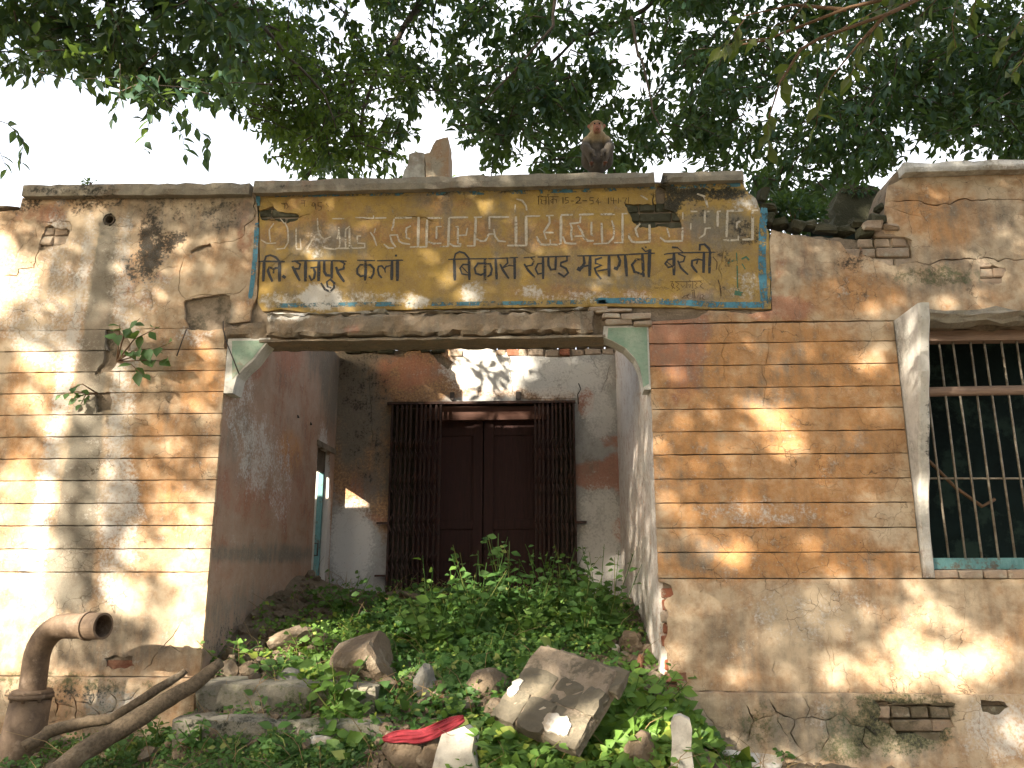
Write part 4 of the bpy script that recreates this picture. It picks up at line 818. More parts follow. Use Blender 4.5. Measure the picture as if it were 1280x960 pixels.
g5 = (660,230,8,[(6,[(95,130),(305,128)]),(8,[(105,125),(105,205)]),(6,[(102,130),(118,110),(148,128)]),(7,[(122,150),(138,162),(130,192),(150,203)]),(8,[(180,130),(180,205)]),(6,[(150,170),(178,166)]),(8,[(207,130),(208,205)]),(8,[(250,130),(250,200)]),(6,[(250,152),(225,165),(235,188),(250,176)]),(6,[(250,152),(280,155),(288,190)]),(8,[(192,108),(200,116),(212,106)]),
 (9,[(350,135),(350,195)]),(8,[(402,135),(374,138),(372,162),(402,165),(402,188),(374,195)]),(9,[(430,172),(456,172)]),(11,[(478,142),(500,130),(522,145),(515,165),(480,192)]),(10,[(478,193),(532,192)]),(11,[(546,170),(586,168)]),(8,[(655,138),(620,138),(618,165),(650,168),(652,195),(618,203)]),(8,[(706,140),(680,182),(728,184)]),(8,[(700,165),(702,205)]),
 (9,[(805,135),(805,200)]),(7,[(830,138),(830,170),(862,166)]),(8,[(855,140),(855,200)]),(8,[(868,170),(886,170)]),(8,[(905,140),(905,195)]),(8,[(918,172),(934,172)]),(8,[(945,142),(985,140),(965,195)]),(8,[(1004,135),(1004,195)])])
strokes('date_lettering', [g5], M['ink_thin'])
g0 = (320,230,10.667,[(12,[(340,262),(400,258)]),(12,[(345,265),(385,275)]),(12,[(385,262),(385,335)]),(12,[(408,255),(430,300),(410,330)]),(12,[(600,225),(660,225)]),(12,[(600,255),(650,258)]),(12,[(645,228),(648,300)]),(14,[(680,298)]),(13,[(760,250),(790,262),(775,300),(745,290),(755,262)]),(13,[(790,262),(800,340)]),(13,[(880,248),(830,250),(828,295),(870,300),(875,345),(835,352)]),(13,[(935,265),(965,300),(945,330)]),(16,[(965,358)])])
strokes('registration_lettering', [g0], M['ink_brown'])
g6 = (710,300,6.737,[(6,[(862,350),(960,352),(1140,345)]),(7,[(880,352),(870,385),(900,410)]),(6,[(868,362),(890,372),(878,410)]),(7,[(905,355),(935,372),(912,392),(940,415),(915,428)]),(6,[(950,375),(965,400),(985,378),(992,405)]),(7,[(1000,352),(1000,405)]),(6,[(1010,380),(1035,375),(1022,400)]),(7,[(1050,350),(1050,408)]),(6,[(1065,352),(1088,362),(1068,385),(1090,400),(1068,410)]),(7,[(1110,350),(1132,368),(1110,388),(1138,410)]),(6,[(1022,340),(1035,350)]),
 (6,[(962,488),(985,470),(1010,462)]),(7,[(1020,455),(1000,478),(1018,492)]),(7,[(1050,440),(1052,485)]),(7,[(1062,425),(1068,490)]),(6,[(1040,430),(1062,420)]),(6,[(1085,460),(1090,490),(1100,462)]),(7,[(1112,462),(1112,500)]),(6,[(1125,458),(1145,470),(1128,488),(1148,505)])])
strokes('painter_lettering', [g6], M['ink_brown'])
rowA = (300,220,3.556,[(4.5,[(150,212),(131,238),(136,292)]),(4,[(165,325),(198,322),(214,296),(212,232),(200,208)]),(4,[(250,232),(252,325),(272,325)]),(4,[(272,325),(268,280)]),(4,[(298,325),(322,285)]),(4,[(345,190),(350,252),(376,282),(404,270)]),(4.5,[(375,320),(440,320),(440,240)]),(4.5,[(470,320),(470,238),(486,225)]),(4,[(412,190),(462,190)]),(4,[(515,185),(560,186)]),(4,[(95,285),(120,300),(160,298)]),(4,[(180,190),(196,210)])])
rowB = (420,260,9.143,[(13,[(32,222),(32,300),(14,352)]),(14,[(155,238),(156,455)]),(13,[(156,460),(42,462)]),(13,[(168,428),(188,456),(332,455)]),(13,[(332,455),(328,410)]),(13,[(328,408),(242,402)]),(13,[(242,402),(245,322),(282,322)]),(13,[(330,116),(420,120)]),(12,[(430,120),(430,92)]),(13,[(455,116),(572,114)]),(15,[(665,130),(655,200),(640,255)]),(12,[(450,240),(438,285)]),(12,[(395,280),(430,330),(465,432)]),(14,[(620,312),(700,310),(722,382),(765,405),(842,415)]),(14,[(618,318),(640,392),(682,445)]),(14,[(660,458),(600,458),(552,418)]),(15,[(680,115),(862,112)]),(15,[(852,208),(806,232),(805,340),(842,355)]),(20,[(944,112),(938,440)]),(14,[(938,445),(850,447)]),(19,[(1042,142),(1034,440)]),(14,[(1034,446),(960,448)]),(15,[(1048,116),(1205,116)]),(12,[(1150,215),(1205,212)]),(14,[(1150,215),(1148,350)]),(14,[(1062,388),(1110,408),(1200,405)])])
rowC = (540,230,9.143,[(18,[(196,395),(185,712)]),(13,[(182,714),(98,716)]),(14,[(200,385),(408,382)]),(15,[(297,490),(295,680)]),(12,[(275,490),(300,488)]),(14,[(300,682),(328,684),(328,712),(250,712),(205,684)]),(13,[(302,590),(390,585),(405,508)]),(18,[(502,398),(487,705)]),(14,[(487,708),(405,708)]),(14,[(484,382),(565,380)]),(15,[(512,630),(560,655),(612,650),(640,590),(650,575),(702,575)]),(15,[(656,385),(656,512)]),(15,[(655,380),(876,378)]),(14,[(708,520),(722,600),(760,652),(842,660)]),(12,[(952,240),(950,322)]),(20,[(960,380),(960,700)]),(14,[(866,705),(1078,705)]),(20,[(1075,375),(1078,695)]),(13,[(970,175),(1030,190),(1075,250),(1082,300)]),(14,[(1080,370),(1232,368)])])
rowD = (660,230,8,[(12,[(185,318),(252,316)]),(14,[(212,322),(218,385),(158,480)]),(12,[(160,485),(182,550)]),(12,[(165,485),(252,488)]),(17,[(330,325),(328,600)]),(12,[(325,605),(225,605),(222,560)]),(14,[(222,606),(130,604),(88,530)]),(14,[(335,312),(442,308)]),(14,[(515,308),(650,303)]),(13,[(526,330),(520,385),(420,396)]),(13,[(425,398),(438,440),(430,500),(440,560)]),(14,[(350,530),(372,590),(478,598)]),(12,[(470,525),(545,520)]),(14,[(500,420),(540,480),(560,545),(600,570),(652,570)]),(13,[(635,385),(635,510),(650,522)]),(15,[(732,305),(862,303)]),(15,[(735,395),(742,595)]),(12,[(740,598),(660,600)]),(12,[(742,596),(800,595),(852,540),(857,430),(838,370)]),(14,[(945,590),(945,310)]),(12,[(865,588),(945,588)]),(12,[(940,298),(990,298)]),(13,[(1118,400),(1075,450),(1100,530)]),(15,[(1008,500),(1040,578),(1215,580)]),(15,[(1218,580),(1215,412)]),(13,[(1130,115),(1192,155)])])
rowE = (800,230,7.111,[(12,[(182,478),(222,510),(375,506)]),(12,[(376,500),(378,392)]),(10,[(240,395),(262,470)]),(10,[(380,255),(380,312)]),(12,[(455,245),(505,245)]),(10,[(452,355),(450,402)]),(13,[(512,90),(570,110),(600,205)]),(12,[(577,250),(575,345)]),(12,[(575,245),(612,245)]),(13,[(690,250),(690,375)]),(11,[(690,245),(712,243)]),(11,[(528,482),(572,450),(582,395),(625,393)]),(13,[(775,240),(912,238)]),(13,[(777,250),(768,470)]),(13,[(912,325),(862,345),(858,392)]),(15,[(1000,240),(1000,488)]),(13,[(1005,492),(915,496)]),(11,[(740,500),(872,498),(875,465)]),(11,[(1000,235),(1048,235)])])
for rw in (rowA, rowB, rowC, rowD, rowE): strokes('outline_lettering', [rw], M['chalk'], y=YF - .0021, wscale=1.75)['kind'] = 'stuff'
strokes('painted_plant', [(820,300,8,[(14,[(805,130),(812,300),(815,480)]),(22,[(720,230),(780,205),(800,215)]),(24,[(860,190),(900,170),(930,200)]),(18,[(700,160),(740,150)]),(16,[(860,240),(890,290)]),(60,[(800,530),(850,540)]),(14,[(825,480),(830,520)])])], M['green_paint'])
strokes('painted_ring', [(820,300,8,[(10,[(570,170),(610,220),(600,300)]),(14,[(620,400),(640,460),(650,560)])])], M['ink_brown'])
def stripe(name, pts, w, mat): return strokes(name, [(0, 0, 1.0, [(w, pts)])], mat, y=YF - .0016)
stripe('border_stripe', [(327,244),(450,242.5),(560,241.5),(700,238.5),(818,234.5)], 6.5, M['blue_worn'])
stripe('border_stripe', [(830,233.5),(885,232),(924,231)], 6, M['blue_worn']); 
stripe('border_stripe', [(955,262),(953,300),(953,340),(956,384)], 10, M['blue']); stripe('border_stripe', [(961,335),(962,360),(961,378)], 6, M['blue_worn'])
stripe('border_stripe', [(345,382),(420,381),(500,380)], 6, M['blue_worn']); stripe('border_stripe', [(500,380.5),(640,379),(760,377)], 5.5, M['blue_worn']); stripe('border_stripe', [(740,376),(800,376),(850,378),(900,381),(950,381)], 8, M['blue'])
o = strokes('border_stripe', [(0,0,1.0,[(6,[(322.5,243),(323,256)]),(6.5,[(321.5,280),(319,320),(316,350),(313,372)])])], M['blue'], y=YF - .0036)

# ------------------------------------------------------------------ wall-top masonry stub beside the monkey
def rock_mesh(seed, sx, sy, sz, sub=2, rough=.22, cuts=5):
    r = random.Random(seed); bm = bmesh.new(); bmesh.ops.create_icosphere(bm, subdivisions=sub, radius=1)
    for _ in range(cuts):
        n_ = Vector((r.uniform(-1,1), r.uniform(-1,1), r.uniform(-1,1))).normalized(); d_ = r.uniform(.55, .8)
        for v in bm.verts:
            e = v.co.dot(n_) - d_
            if e > 0: v.co -= n_ * e * .92
    for v in bm.verts:
        q = v.co; nz = fbm(q.x*1.7+seed, q.y*1.7, q.z*1.7, 3); v.co += v.co.normalized() * nz * rough
        v.co = Vector((v.co.x*sx, v.co.y*sy, v.co.z*sz))
    me = bpy.data.meshes.new('rock'); bm.to_mesh(me); bm.free(); return me
stub = empty('masonry_stub', tuple(at(535, 221, YF + .1)))
tag(stub, 'broken stump of cream masonry standing on the coping, left of the monkey', 'masonry')
def slab_poly(name, pts, y0, y1, mat, parent, surf='F'):
    n = len(pts); mb = MB(); mb.add([(a, y0, b) for a, b in pts] + [(a, y1, b) for a, b in pts], [tuple(range(n)), tuple(range(2*n-1, n-1, -1))] + [((i+1) % n, i, n+i, n+(i+1) % n) for i in range(n)])
    return stained(name, mb, mat, parent, surf)
YS = YF + .10
slab_poly('block', roughen([F2(a, b, YS) for a, b in [(503,222),(505,212),(510,206),(511,193),(519,190),(527,191),(530,192),(531,222)]][::-1], .0035, .02, 4.0)[::-1], YS, YS + .16, M['fin'], stub, 'C')
slab_poly('block', roughen([F2(a, b, YS-.03) for a, b in [(532,222),(531,192),(537,190),(541,182),(545,175),(552,173),(560,171),(561,222)]][::-1], .0035, .02, 6.0)[::-1], YS - .03, YS + .20, M['concrete'], stub, 'F')

# ------------------------------------------------------------------ steps
def steps():
    st = empty('concrete_steps', tuple(hit(330, 930))); tag(st, 'broken grey concrete steps half buried in weeds at the left of the porch', 'steps')
    for (a, b, c, Yf, dp, sd) in ((243, 853, 470, 5.12, .40, 1.0), (213, 898, 478, 4.86, .34, 2.0)):
        p0 = at(a, b, Yf); p1 = at(c, b + 4, Yf); mb = fine_box((p0[0], Yf, p0[2] - .22), (p1[0], Yf + dp, p0[2]), (18, 5, 3), .008, sd, .035)
        mb.v = [(x + (.0 if x > p0[0] + .1 else .10 * (p0[2] - z)), y, z - .012 * (x - p0[0])) for x, y, z in mb.v]
        stained('step', mb, M['step'], st, 'P')
steps()

# ------------------------------------------------------------------ brick slab lying on the heap
u = Vector((.50, -.33, -.12)).normalized(); v = Vector((.30, .30, .42)); v = (v - u * v.dot(u)).normalized(); nn = u.cross(v).normalized()
org = Vector(at(618, 905, 4.86)); SLB = empty('fallen_brick_slab', tuple(org)); tag(SLB, 'fallen slab of mortared bricks tilted on the weedy heap, red cloth to its left', 'masonry')
def rough_block(sx, sy, sz, seed, amp=.010, cuts=4):
    bm = bmesh.new(); bmesh.ops.create_cube(bm, size=1); bmesh.ops.subdivide_edges(bm, edges=list(bm.edges), cuts=cuts, use_grid_fill=True)
    for v in bm.verts:
        c = v.co.copy(); q = Vector((c.x*sx, c.y*sy, c.z*sz)); e = sum(abs(abs(a) - .5) < .01 for a in c)
        f = 1 - (.035 if e == 2 else (.09 if e == 3 else 0)) * (1 + 1.5*fbm(c.x*3 + seed, c.y*3, c.z*3, 2))
        nz = Vector((fbm(q.x*18+seed, q.y*18, q.z*18, 3), fbm(q.x*18, q.y*18+seed, q.z*18, 3), fbm(q.x*18, q.y*18, q.z*18+seed, 3)))
        v.co = q*f + nz*amp
    me = bpy.data.meshes.new('block'); bm.to_mesh(me); bm.free(); return me
def sbox(name, u0, u1, v0, v1, n0, n1, mat, parent, seed, jit=.006):
    me = rough_block(u1-u0, v1-v0, n1-n0, seed, jit*2.0); me.materials.append(mat)
    o = link(name, me, None, parent); o.matrix_parent_inverse = Matrix.Identity(4)
    Mx = Matrix((u, v, nn)).transposed().to_4x4(); Mx.translation = u*(u0+u1)/2 + v*(v0+v1)/2 + nn*(n0+n1)/2; o.matrix_local = Mx; return o
M['slab_face'] = simple_mat('slab_face', (.17, .145, .105), (.10, .088, .066), 7, bump=.9, dist=.015, rnd=True, spots=(.22, .185, .13))
rows_ = [(0, .20, [0, .17, .35, .57]), (.203, .375, [.02, .26, .45, .575]), (.388, .55, [.05, .15, .32, .62])]
for ri_, (v0, v1, us) in enumerate(rows_):
    for k in range(len(us) - 1): sbox('brick', us[k] + .003, us[k+1] - .003, v0 + .003, v1 - .003, random.uniform(-.01, .0), .085 + random.uniform(-.008, .008) - (.02 if ri_ == 2 else 0), M['slab_face'] , SLB, 70 + ri_*5 + k)
sbox('mortar_bed', .012, .565, .012, .535, -.045, .076, M['mortar'], SLB, 90)

for (cu, cv_, ru, rv, sd_) in ((.40, .09, .10, .06, 1), (.05, .20, .035, .055, 2), (.30, .13, .03, .025, 3)):
    pg_ = roughen([(cu + ru*math.cos(a), cv_ + rv*math.sin(a)) for a in np.linspace(0, 2*math.pi, 13)[:-1]], .02, .012, sd_*3.0); n = len(pg_); mb = MB()
    mb.add([tuple(u*a + v*b_ + nn*.093) for a, b_ in pg_] + [tuple(u*a + v*b_ + nn*.06) for a, b_ in pg_], [tuple(range(n))] + [((i+1) % n, i, n+i, n+(i+1) % n) for i in range(n)])
    o = mb.build('lime_patch', M['stone_white'], SLB); o.matrix_parent_inverse = Matrix.Identity(4)

# ------------------------------------------------------------------ stones (each its own thing)
stone_list = [ # px, py (centre), w px, h px, material, label, category
 (452,828,92,62,'stone','large brown boulder of old mortar in the middle of the heap above the steps','rock'),
 (405,812,54,30,'stone','flat tan rock leaning on the left end of the brown boulder','rock'),
 (486,858,24,20,'stone','small brown lump under the right end of the big boulder','rock'),
 (530,855,32,42,'stone_grey','speckled grey oval stone standing between the boulder and the brick slab','rock'),
 (548,870,26,14,'brick','reddish brick bit beside the speckled grey oval stone','brick'),
 (360,800,80,26,'stone','long pale pinkish rubble slab lying in front of the dark heap','rock'),
 (378,798,20,16,'stone_white','pale block of plaster at the upper right of the pinkish rubble slab','rubble'),
 (285,838,26,22,'stone','squarish pink stone at the top of the concrete steps','rock'),
 (309,838,24,16,'stone','round brown stone next to the squarish one on the steps','rock'),
 (360,852,32,26,'stone_grey','dark mossy stone among leaves above the upper step','rock'),
 (500,945,52,46,'stone','wedge shaped brown stone below the red cloth','rock'),
 (533,948,46,40,'stone','olive brown rounded stone right of the wedge shaped one','rock'),
 (612,858,60,36,'stone','brown rock jammed behind the left corner of the brick slab','rock'),
 (622,893,36,32,'stone','tan rock poking out under the lower left edge of the brick slab','rock'),
 (788,802,34,28,'stone','greenish rounded rock against the foot of the right porch wall','rock'),
 (770,812,12,12,'stone_white','small pale round stone left of the greenish rock','rock'),
 (781,820,14,10,'stone','small pinkish stone just under the greenish rock','rock'),
 (802,945,36,46,'stone','pointed grey brown stone at the lower edge, left of the white upright','rock'),
 (825,893,20,26,'stone_white','bright lime covered lump among the leaves left of the white upright','rubble'),
 (905,915,34,28,'stone','tan rock leaning against the plinth in the shade','rock'),
 (893,932,20,24,'stone','narrow grey rock in the shadow of the white upright','rock'),
 (800,830,10,22,'brick','thin red brick sliver among rubble by the right porch wall','brick'),
 (470,905,26,14,'stone_grey','small grey stone lying left of the red cloth','rock'),
 (300,905,30,12,'stone_grey','flat grey stone at the lower step','rock'),
 (230,935,24,12,'brick','dull red brick bit in the ground cover below the steps','brick'),
 (395,930,34,14,'stone_white','thin pale slab fragment below the lower step','rubble'),
 (950,948,90,18,'stone_white','long pale kerb like slab at the foot of the right wall','slab'),
]
for i, (px, py, w_, h_, mt, lab, cat) in enumerate(stone_list):
    p = hit(px, py + h_*.42); sc = np.linalg.norm(p - CAM) / FPX * .5
    me = rock_mesh(i + 3, w_*sc, max(w_, h_)*sc*.8, h_*sc*1.1, 3 if w_ > 30 else 2, .16); me.materials.append(M[mt])
    me.polygons.foreach_set('use_smooth', [False]*len(me.polygons))
    o = link({'rock': 'rock', 'brick': 'brick_fragment', 'rubble': 'plaster_lump', 'slab': 'stone_slab'}[cat], me); o.location = (p[0], p[1] + w_*sc*.3, p[2] + h_*sc*.75); o.rotation_euler = (random.uniform(-.2,.2), random.uniform(-.15,.15), random.uniform(-.5,.5)); tag(o, lab, cat)
# white concrete pieces
def wedge(name, pts, Y, depth, mat, lab, cat, lean=0.0, top=None):
    P = [at(a, b, Y) for a, b in pts]; n = len(P); mb = MB()
    f = [(p[0], Y - lean*(P[0][2]-p[2]) , p[2]) for p in P]; b = [(p[0] + depth*.15, q[1] + depth, p[2] - .01) for p, q in zip(P, f)]
    mb.add(f + b, [tuple(range(n)), tuple(range(2*n-1, n-1, -1))] + [((i+1) % n, i, n+i, n+(i+1) % n) for i in range(n)])
    o = mb.build(name, mat); tag(o, lab, cat); return o
wedge('whitewashed_post', [(838,965),(840,925),(838,905),(842,896),(850,894),(862,900),(865,912),(864,935),(868,965)][::-1], 4.62, .13, M['stone_white'], 'upright broken whitewashed post end in full sun by the right wall', 'post')
wedge('concrete_slab', [(540,962),(545,940),(552,918),(580,908),(593,918),(590,940),(598,965)][::-1], 4.60, .12, M['stone_white'], 'pale tilted concrete slab under the right end of the red cloth', 'slab')
# debris chips and dry leaves: nobody could count them
cv, cf = [], []
bm = bmesh.new(); bmesh.ops.create_icosphere(bm, subdivisions=2, radius=1); ico_v = [tuple(v.co) for v in bm.verts]; ico_f = [tuple(v.index for v in f.verts) for f in bm.faces]; bm.free()
for _ in range(1500):
    if random.random() < .5: x, y = random.uniform(XL - .9, XR + 1.6), random.uniform(4.3, 5.38)
    else: x, y = random.uniform(XL + .05, XR - .05), random.uniform(5.3, 8.2)
    if random.random() < .25: x, y = XR - abs(random.gauss(0, .25)) , random.uniform(5.2, 6.6)
    s = random.uniform(.006, .028); z = H1(x, y) + s*.3; b = len(cv)
    M3 = Matrix.Rotation(random.uniform(0, 6.3), 3, (random.random(), random.random(), random.random() + .1))
    for q in ((-1,-.7,-.4),(1,-.6,-.5),(.8,.8,-.4),(-.9,.7,-.5),(-.6,-.5,.5),(.7,-.4,.4),(.5,.6,.6),(-.7,.5,.4)):
        w3 = M3 @ Vector(q); cv.append((x + w3.x*s, y + w3.y*s, z + w3.z*s*.7))
    cf += [tuple(b + i for i in q) for q in ((0,3,2,1),(4,5,6,7),(0,1,5,4),(1,2,6,5),(2,3,7,6),(3,0,4,7))]
for (cx_, cy_, rx, ry, k_) in ((330,800,70,60,70),(380,775,50,50,50),(795,800,18,70,60),(290,850,50,20,30),(430,880,80,20,40),(520,880,60,30,40),(860,935,70,16,60),(500,940,120,14,40),(270,925,90,12,30),(600,905,60,20,24)):
    c0 = hit(cx_, cy_)
    for _ in range(k_):
        x = c0[0] + random.gauss(0, .5)*rx/185; y = c0[1] + random.gauss(0, .5)*ry/70
        if y > YF - .05 and not (XL + .03 < x < XR - .03): y = YF - .1
        s_ = random.uniform(.015, .055) * random.choice((.6, 1, 1)); z = H1(x, min(y, YB-.1)) + s_*.35; b = len(cv); sd2 = random.random()*99
        Rm = Matrix.Rotation(random.uniform(0, 6.3), 3, Vector((random.random(), random.random(), random.random() + .1)).normalized())
        sc3 = Vector((random.uniform(.8,1.5), random.uniform(.7,1.1), random.uniform(.5,.9)))
        for q in ico_v:
            n3 = 1 + .5*fbm(q[0]*1.4+sd2, q[1]*1.4, q[2]*1.4, 2); w3 = Rm @ Vector((q[0]*sc3.x, q[1]*sc3.y, q[2]*sc3.z)) * n3; cv.append((x + w3.x*s_, y + w3.y*s_, z + w3.z*s_))
        cf += [tuple(b + i for i in q) for q in ico_f]
me = bpy.data.meshes.new('rubble_chips'); me.from_pydata(cv, [], cf); tag(link('rubble_chips', me, M['stone']), 'small chips of stone and mortar strewn over the heap and steps', 'rubble', kind='stuff')

# ------------------------------------------------------------------ red cloth
def ribbon_cloth():
    top = [(478,920),(492,914),(508,911),(520,912),(535,908),(548,902),(560,897),(572,893),(580,893)]
    bot = [(480,928),(495,929),(508,928),(515,931),(530,930),(548,922),(562,914),(574,908),(582,902)]
    n = len(top); mb = MB(); cols = 14; Yc = 4.66; grid_ = []
    for i in range(n):
        a = np.array(at(*top[i], Yc + .03)); b = np.array(at(*bot[i], Yc - .03)); r_ = []
        for j in range(cols + 1):
            t = j / cols; p = a * (1-t) + b * t; bulge = math.sin(math.pi * t) * .018 +   .030 * fbm(i*.9 + t*2.5, j*.55, 2.0, 3) + .014 * abs(math.sin(i*.8 + j*.9)); r_.append((p[0], p[1] - bulge - .01, p[2] + bulge * .4))
        grid_.append(r_)
    for r_ in grid_: mb.v += r_
    for i in range(n-1):
        for j in range(cols): a = i*(cols+1) + j; mb.f.append((a, a+1, a+cols+2, a+cols+1)); mb.sm.append(True)
    o = mb.build('red_cloth', M['cloth']); md = o.modifiers.new('thickness', 'SOLIDIFY'); md.thickness = .006; md2 = o.modifiers.new('smooth', 'SUBSURF'); md2.levels = md2.render_levels = 2
    tag(o, 'crumpled red cloth strip draped over stones in front of the steps', 'cloth')
ribbon_cloth()

# ------------------------------------------------------------------ rusty discharge pipe
PB = at(34, 960, 4.98); PP = empty('discharge_pipe', (PB[0], PB[1], .3)); tag(PP, 'rusty steel well pipe with a bent elbow and open mouth facing right', 'pipe')
b0 = np.array(at(40, 866, 4.98)); cx, cy = b0[0], b0[1]; zz = b0[2]; r0 = .074; dirv = np.array([math.cos(R(15)), -math.sin(R(15)), .02])
zc0 = at(70, 783, 4.95)[2]; Rb = .20; pts = [np.array([cx, cy, zz])]
for k in range(9):
    a = math.pi/2 * k / 8; pts.append(np.array([cx + .0, cy, zc0 - Rb]) + dirv * Rb * (1 - math.cos(a)) + np.array([0, 0, 1]) * Rb * math.sin(a))
L1 = pts[-1] + dirv * .17
m = MB(); m.tube([tuple(p) for p in pts] + [tuple(L1)], r0, 28, caps=False); m.build('elbow', M['rust'], PP)
def hollow(name, a, b, ro, ri, mat, parent):
    a = Vector(a); b = Vector(b); t = (b - a).normalized(); uu = t.orthogonal().normalized(); ww = t.cross(uu); sg = 28; mb = MB(); vv = []
    for (c_, r_) in ((a, ro), (b, ro), (b, ri), (a + t*.001, ri)): vv += [c_ + (uu*math.cos(2*math.pi*k/sg) + ww*math.sin(2*math.pi*k/sg))*r_ for k in range(sg)]
    f = []
    for l in range(3):
        for k in range(sg): f.append((l*sg + k, l*sg + (k+1) % sg, (l+1)*sg + (k+1) % sg, (l+1)*sg + k))
    mb.add(vv, f, False); mb.f.append(tuple(3*sg + k for k in range(sg))); mb.sm.append(False)
    return mb.build(name, mat, parent)
hollow('mouth_collar', L1 - dirv*.0, L1 + dirv*.115, r0 + .004, r0 - .010, M['rust'], PP); hollow('weld_ring', L1 - dirv*.006, L1 + dirv*.012, r0 + .012, r0 - .011, M['rust'], PP)
m = MB(); m.tube([(cx, cy, zz - .028), (cx, cy, zz - .004)], [.122, .122], 28); m.tube([(cx, cy, zz - .003), (cx, cy, zz + .018)], [.12, .105], 28); m.build('flange', M['rust'], PP)
m = MB(); m.tube([(cx - .05, cy - .01, -.1), (cx - .03, cy, zz - .35), (cx, cy, zz - .029)], [.135, .122, .112], 24); m.build('casing', M['rust'], PP)
for k in range(8):
    a = 2*math.pi*k/8 + .2; m = MB(); m.tube([(cx + .107*math.cos(a), cy + .107*math.sin(a), zz - .045), (cx + .107*math.cos(a), cy + .107*math.sin(a), zz + .012)], .012, 6); m.build('bolt', M['rust'], PP)
for r_ in range(1): pass
# ------------------------------------------------------------------ logs
def log(name, pxs, Ys, rads, lab):
    pts = [at(a, b, Y) for (a, b), Y in zip(pxs, Ys)]; P = []
    for i in range(len(pts)-1):
        for j in range(5): t = j/5; P.append(pts[i]*(1-t) + pts[i+1]*t + np.array([fbm(i+t, 1, 1, 2), fbm(i+t, 5, 1, 2), fbm(i+t, 9, 1, 2)])*.018)
    P.append(pts[-1]); rr = np.interp(np.linspace(0, 1, len(P)), np.linspace(0, 1, len(rads)), rads)
    m = MB(); m.tube([tuple(p) for p in P], [float(q) for q in rr], 12, wob=.12); o = m.build(name, M['log']); tag(o, lab, 'log')
log('dead_log', [(40,985),(100,942),(180,893),(238,858),(276,828)], [4.45,4.62,4.85,5.02,5.16], [.052,.055,.052,.045,.030], 'long grey dead log sloping from the lower left corner up to the porch')
log('dead_log', [(30,935),(60,915),(105,903),(140,898),(196,862),(232,838)], [4.7,4.78,4.86,4.9,5.02,5.12], [.036,.036,.033,.030,.028,.020], 'thinner crooked dead branch lying behind the long log beside the rusty pipe')
m = MB(); m.tube([tuple(at(500,742,7.0)), tuple(at(545,752,6.9)), tuple(at(590,750,6.85))], [.03,.028,.02], 8, wob=.1); m.tube([tuple(at(545,752,6.9)), tuple(at(578,770,6.7))], [.01,.006], 5); tag(m.build('dead_branch', M['log']), 'short dry branch lying on the mound in front of the door', 'branch')

# ------------------------------------------------------------------ leaves
T4 = (np.array([(0,0,0),(.42,.5,.07),(1,0,-.06),(.42,-.5,.07)]), [(0,1,2),(0,2,3)])
T8 = (np.array([(0,0,0),(.18,.30,.05),(.45,.5,.09),(.75,.30,.03),(1.05,0,-.10),(.75,-.30,.03),(.45,-.5,.09),(.18,-.30,.05),(.45,0,0)]), [(0,1,8),(1,2,8),(2,3,8),(3,4,8),(4,5,8),(5,6,8),(6,7,8),(7,0,8)])
def leaves(name, pos, dr, nr, L, Wd, T, mat, parent=None):
    tv, tf = T; pos = np.asarray(pos, float); N = len(pos); dr = dr / (np.linalg.norm(dr, axis=1, keepdims=True) + 1e-9)
    sd = np.cross(nr, dr); sd /= (np.linalg.norm(sd, axis=1, keepdims=True) + 1e-9); up = np.cross(dr, sd); k = len(tv)
    V = pos[:,None,:] + dr[:,None,:]*(tv[None,:,0:1]*L[:,None,None]) + sd[:,None,:]*(tv[None,:,1:2]*Wd[:,None,None]) + up[:,None,:]*(tv[None,:,2:3]*L[:,None,None])
    V = V.reshape(-1, 3).astype(np.float32); tf = np.array(tf); F = (tf[None] + (np.arange(N)*k)[:,None,None]).reshape(-1).astype(np.int32); nf = N*len(tf)
    me = bpy.data.meshes.new(name); me.vertices.add(len(V)); me.vertices.foreach_set('co', V.ravel()); me.loops.add(len(F)); me.loops.foreach_set('vertex_index', F)
    me.polygons.add(nf); me.polygons.foreach_set('loop_start', np.arange(0, nf*3, 3, dtype=np.int32)); me.polygons.foreach_set('loop_total', np.full(nf, 3, np.int32)); me.polygons.foreach_set('use_smooth', np.ones(nf, bool)); me.update(calc_edges=True)
    return link(name, me, mat, parent)
def rnd(n, s=1.0): return rng.normal(0, s, (n, 3))

# --- where sun comes through the shade tree: bright patches seen in the photograph, carried back to the facade plane
sun_spots = []
def spot(px, py, rx, ry, surf='F', a=1.0):
    P = at(px, py) if surf == 'F' else (at(px, py, YB) if surf == 'B' else hit(px, py))
    k = (P[1] - YF) / S[1] * -1.0                        # move along the sun ray to the facade plane
    Q = P + S * ((YF - P[1]) / S[1]); s = 185.0 if surf != 'B' else 112.0
    sun_spots.append((Q[0], Q[2], rx*1.12 / s, ry*1.12 / s, a))
for t in [(1190,842,50,14),(1130,800,30,28),(30,740,50,80),(60,620,22,26),(22,600,22,30),(25,700,42,60),(20,640,34,40),(35,780,34,50),(12,830,22,22),(48,745,26,24),(62,455,38,16),(85,470,26,12),(48,495,22,12),(30,440,22,12),(90,510,18,12),(65,380,14,8),(60,300,12,7),(155,745,26,16),(175,690,30,14),(150,720,20,12),
          (235,690,30,40),(245,740,26,50),(225,800,36,34),(255,640,20,22),(205,655,16,9),(205,630,18,10),(235,610,14,10),(215,545,22,9),(130,580,10,9),(130,615,9,9),(75,580,7,8),(205,765,16,12),(85,560,9,8),(130,545,9,8),(60,530,9,7),(160,505,12,6),(30,560,12,8),(45,650,16,10),(118,640,9,7),
          (120,812,9,7),(255,330,9,5),(180,272,12,6),(168,505,9,6),(100,480,12,10),(25,770,30,30)]: spot(*t)
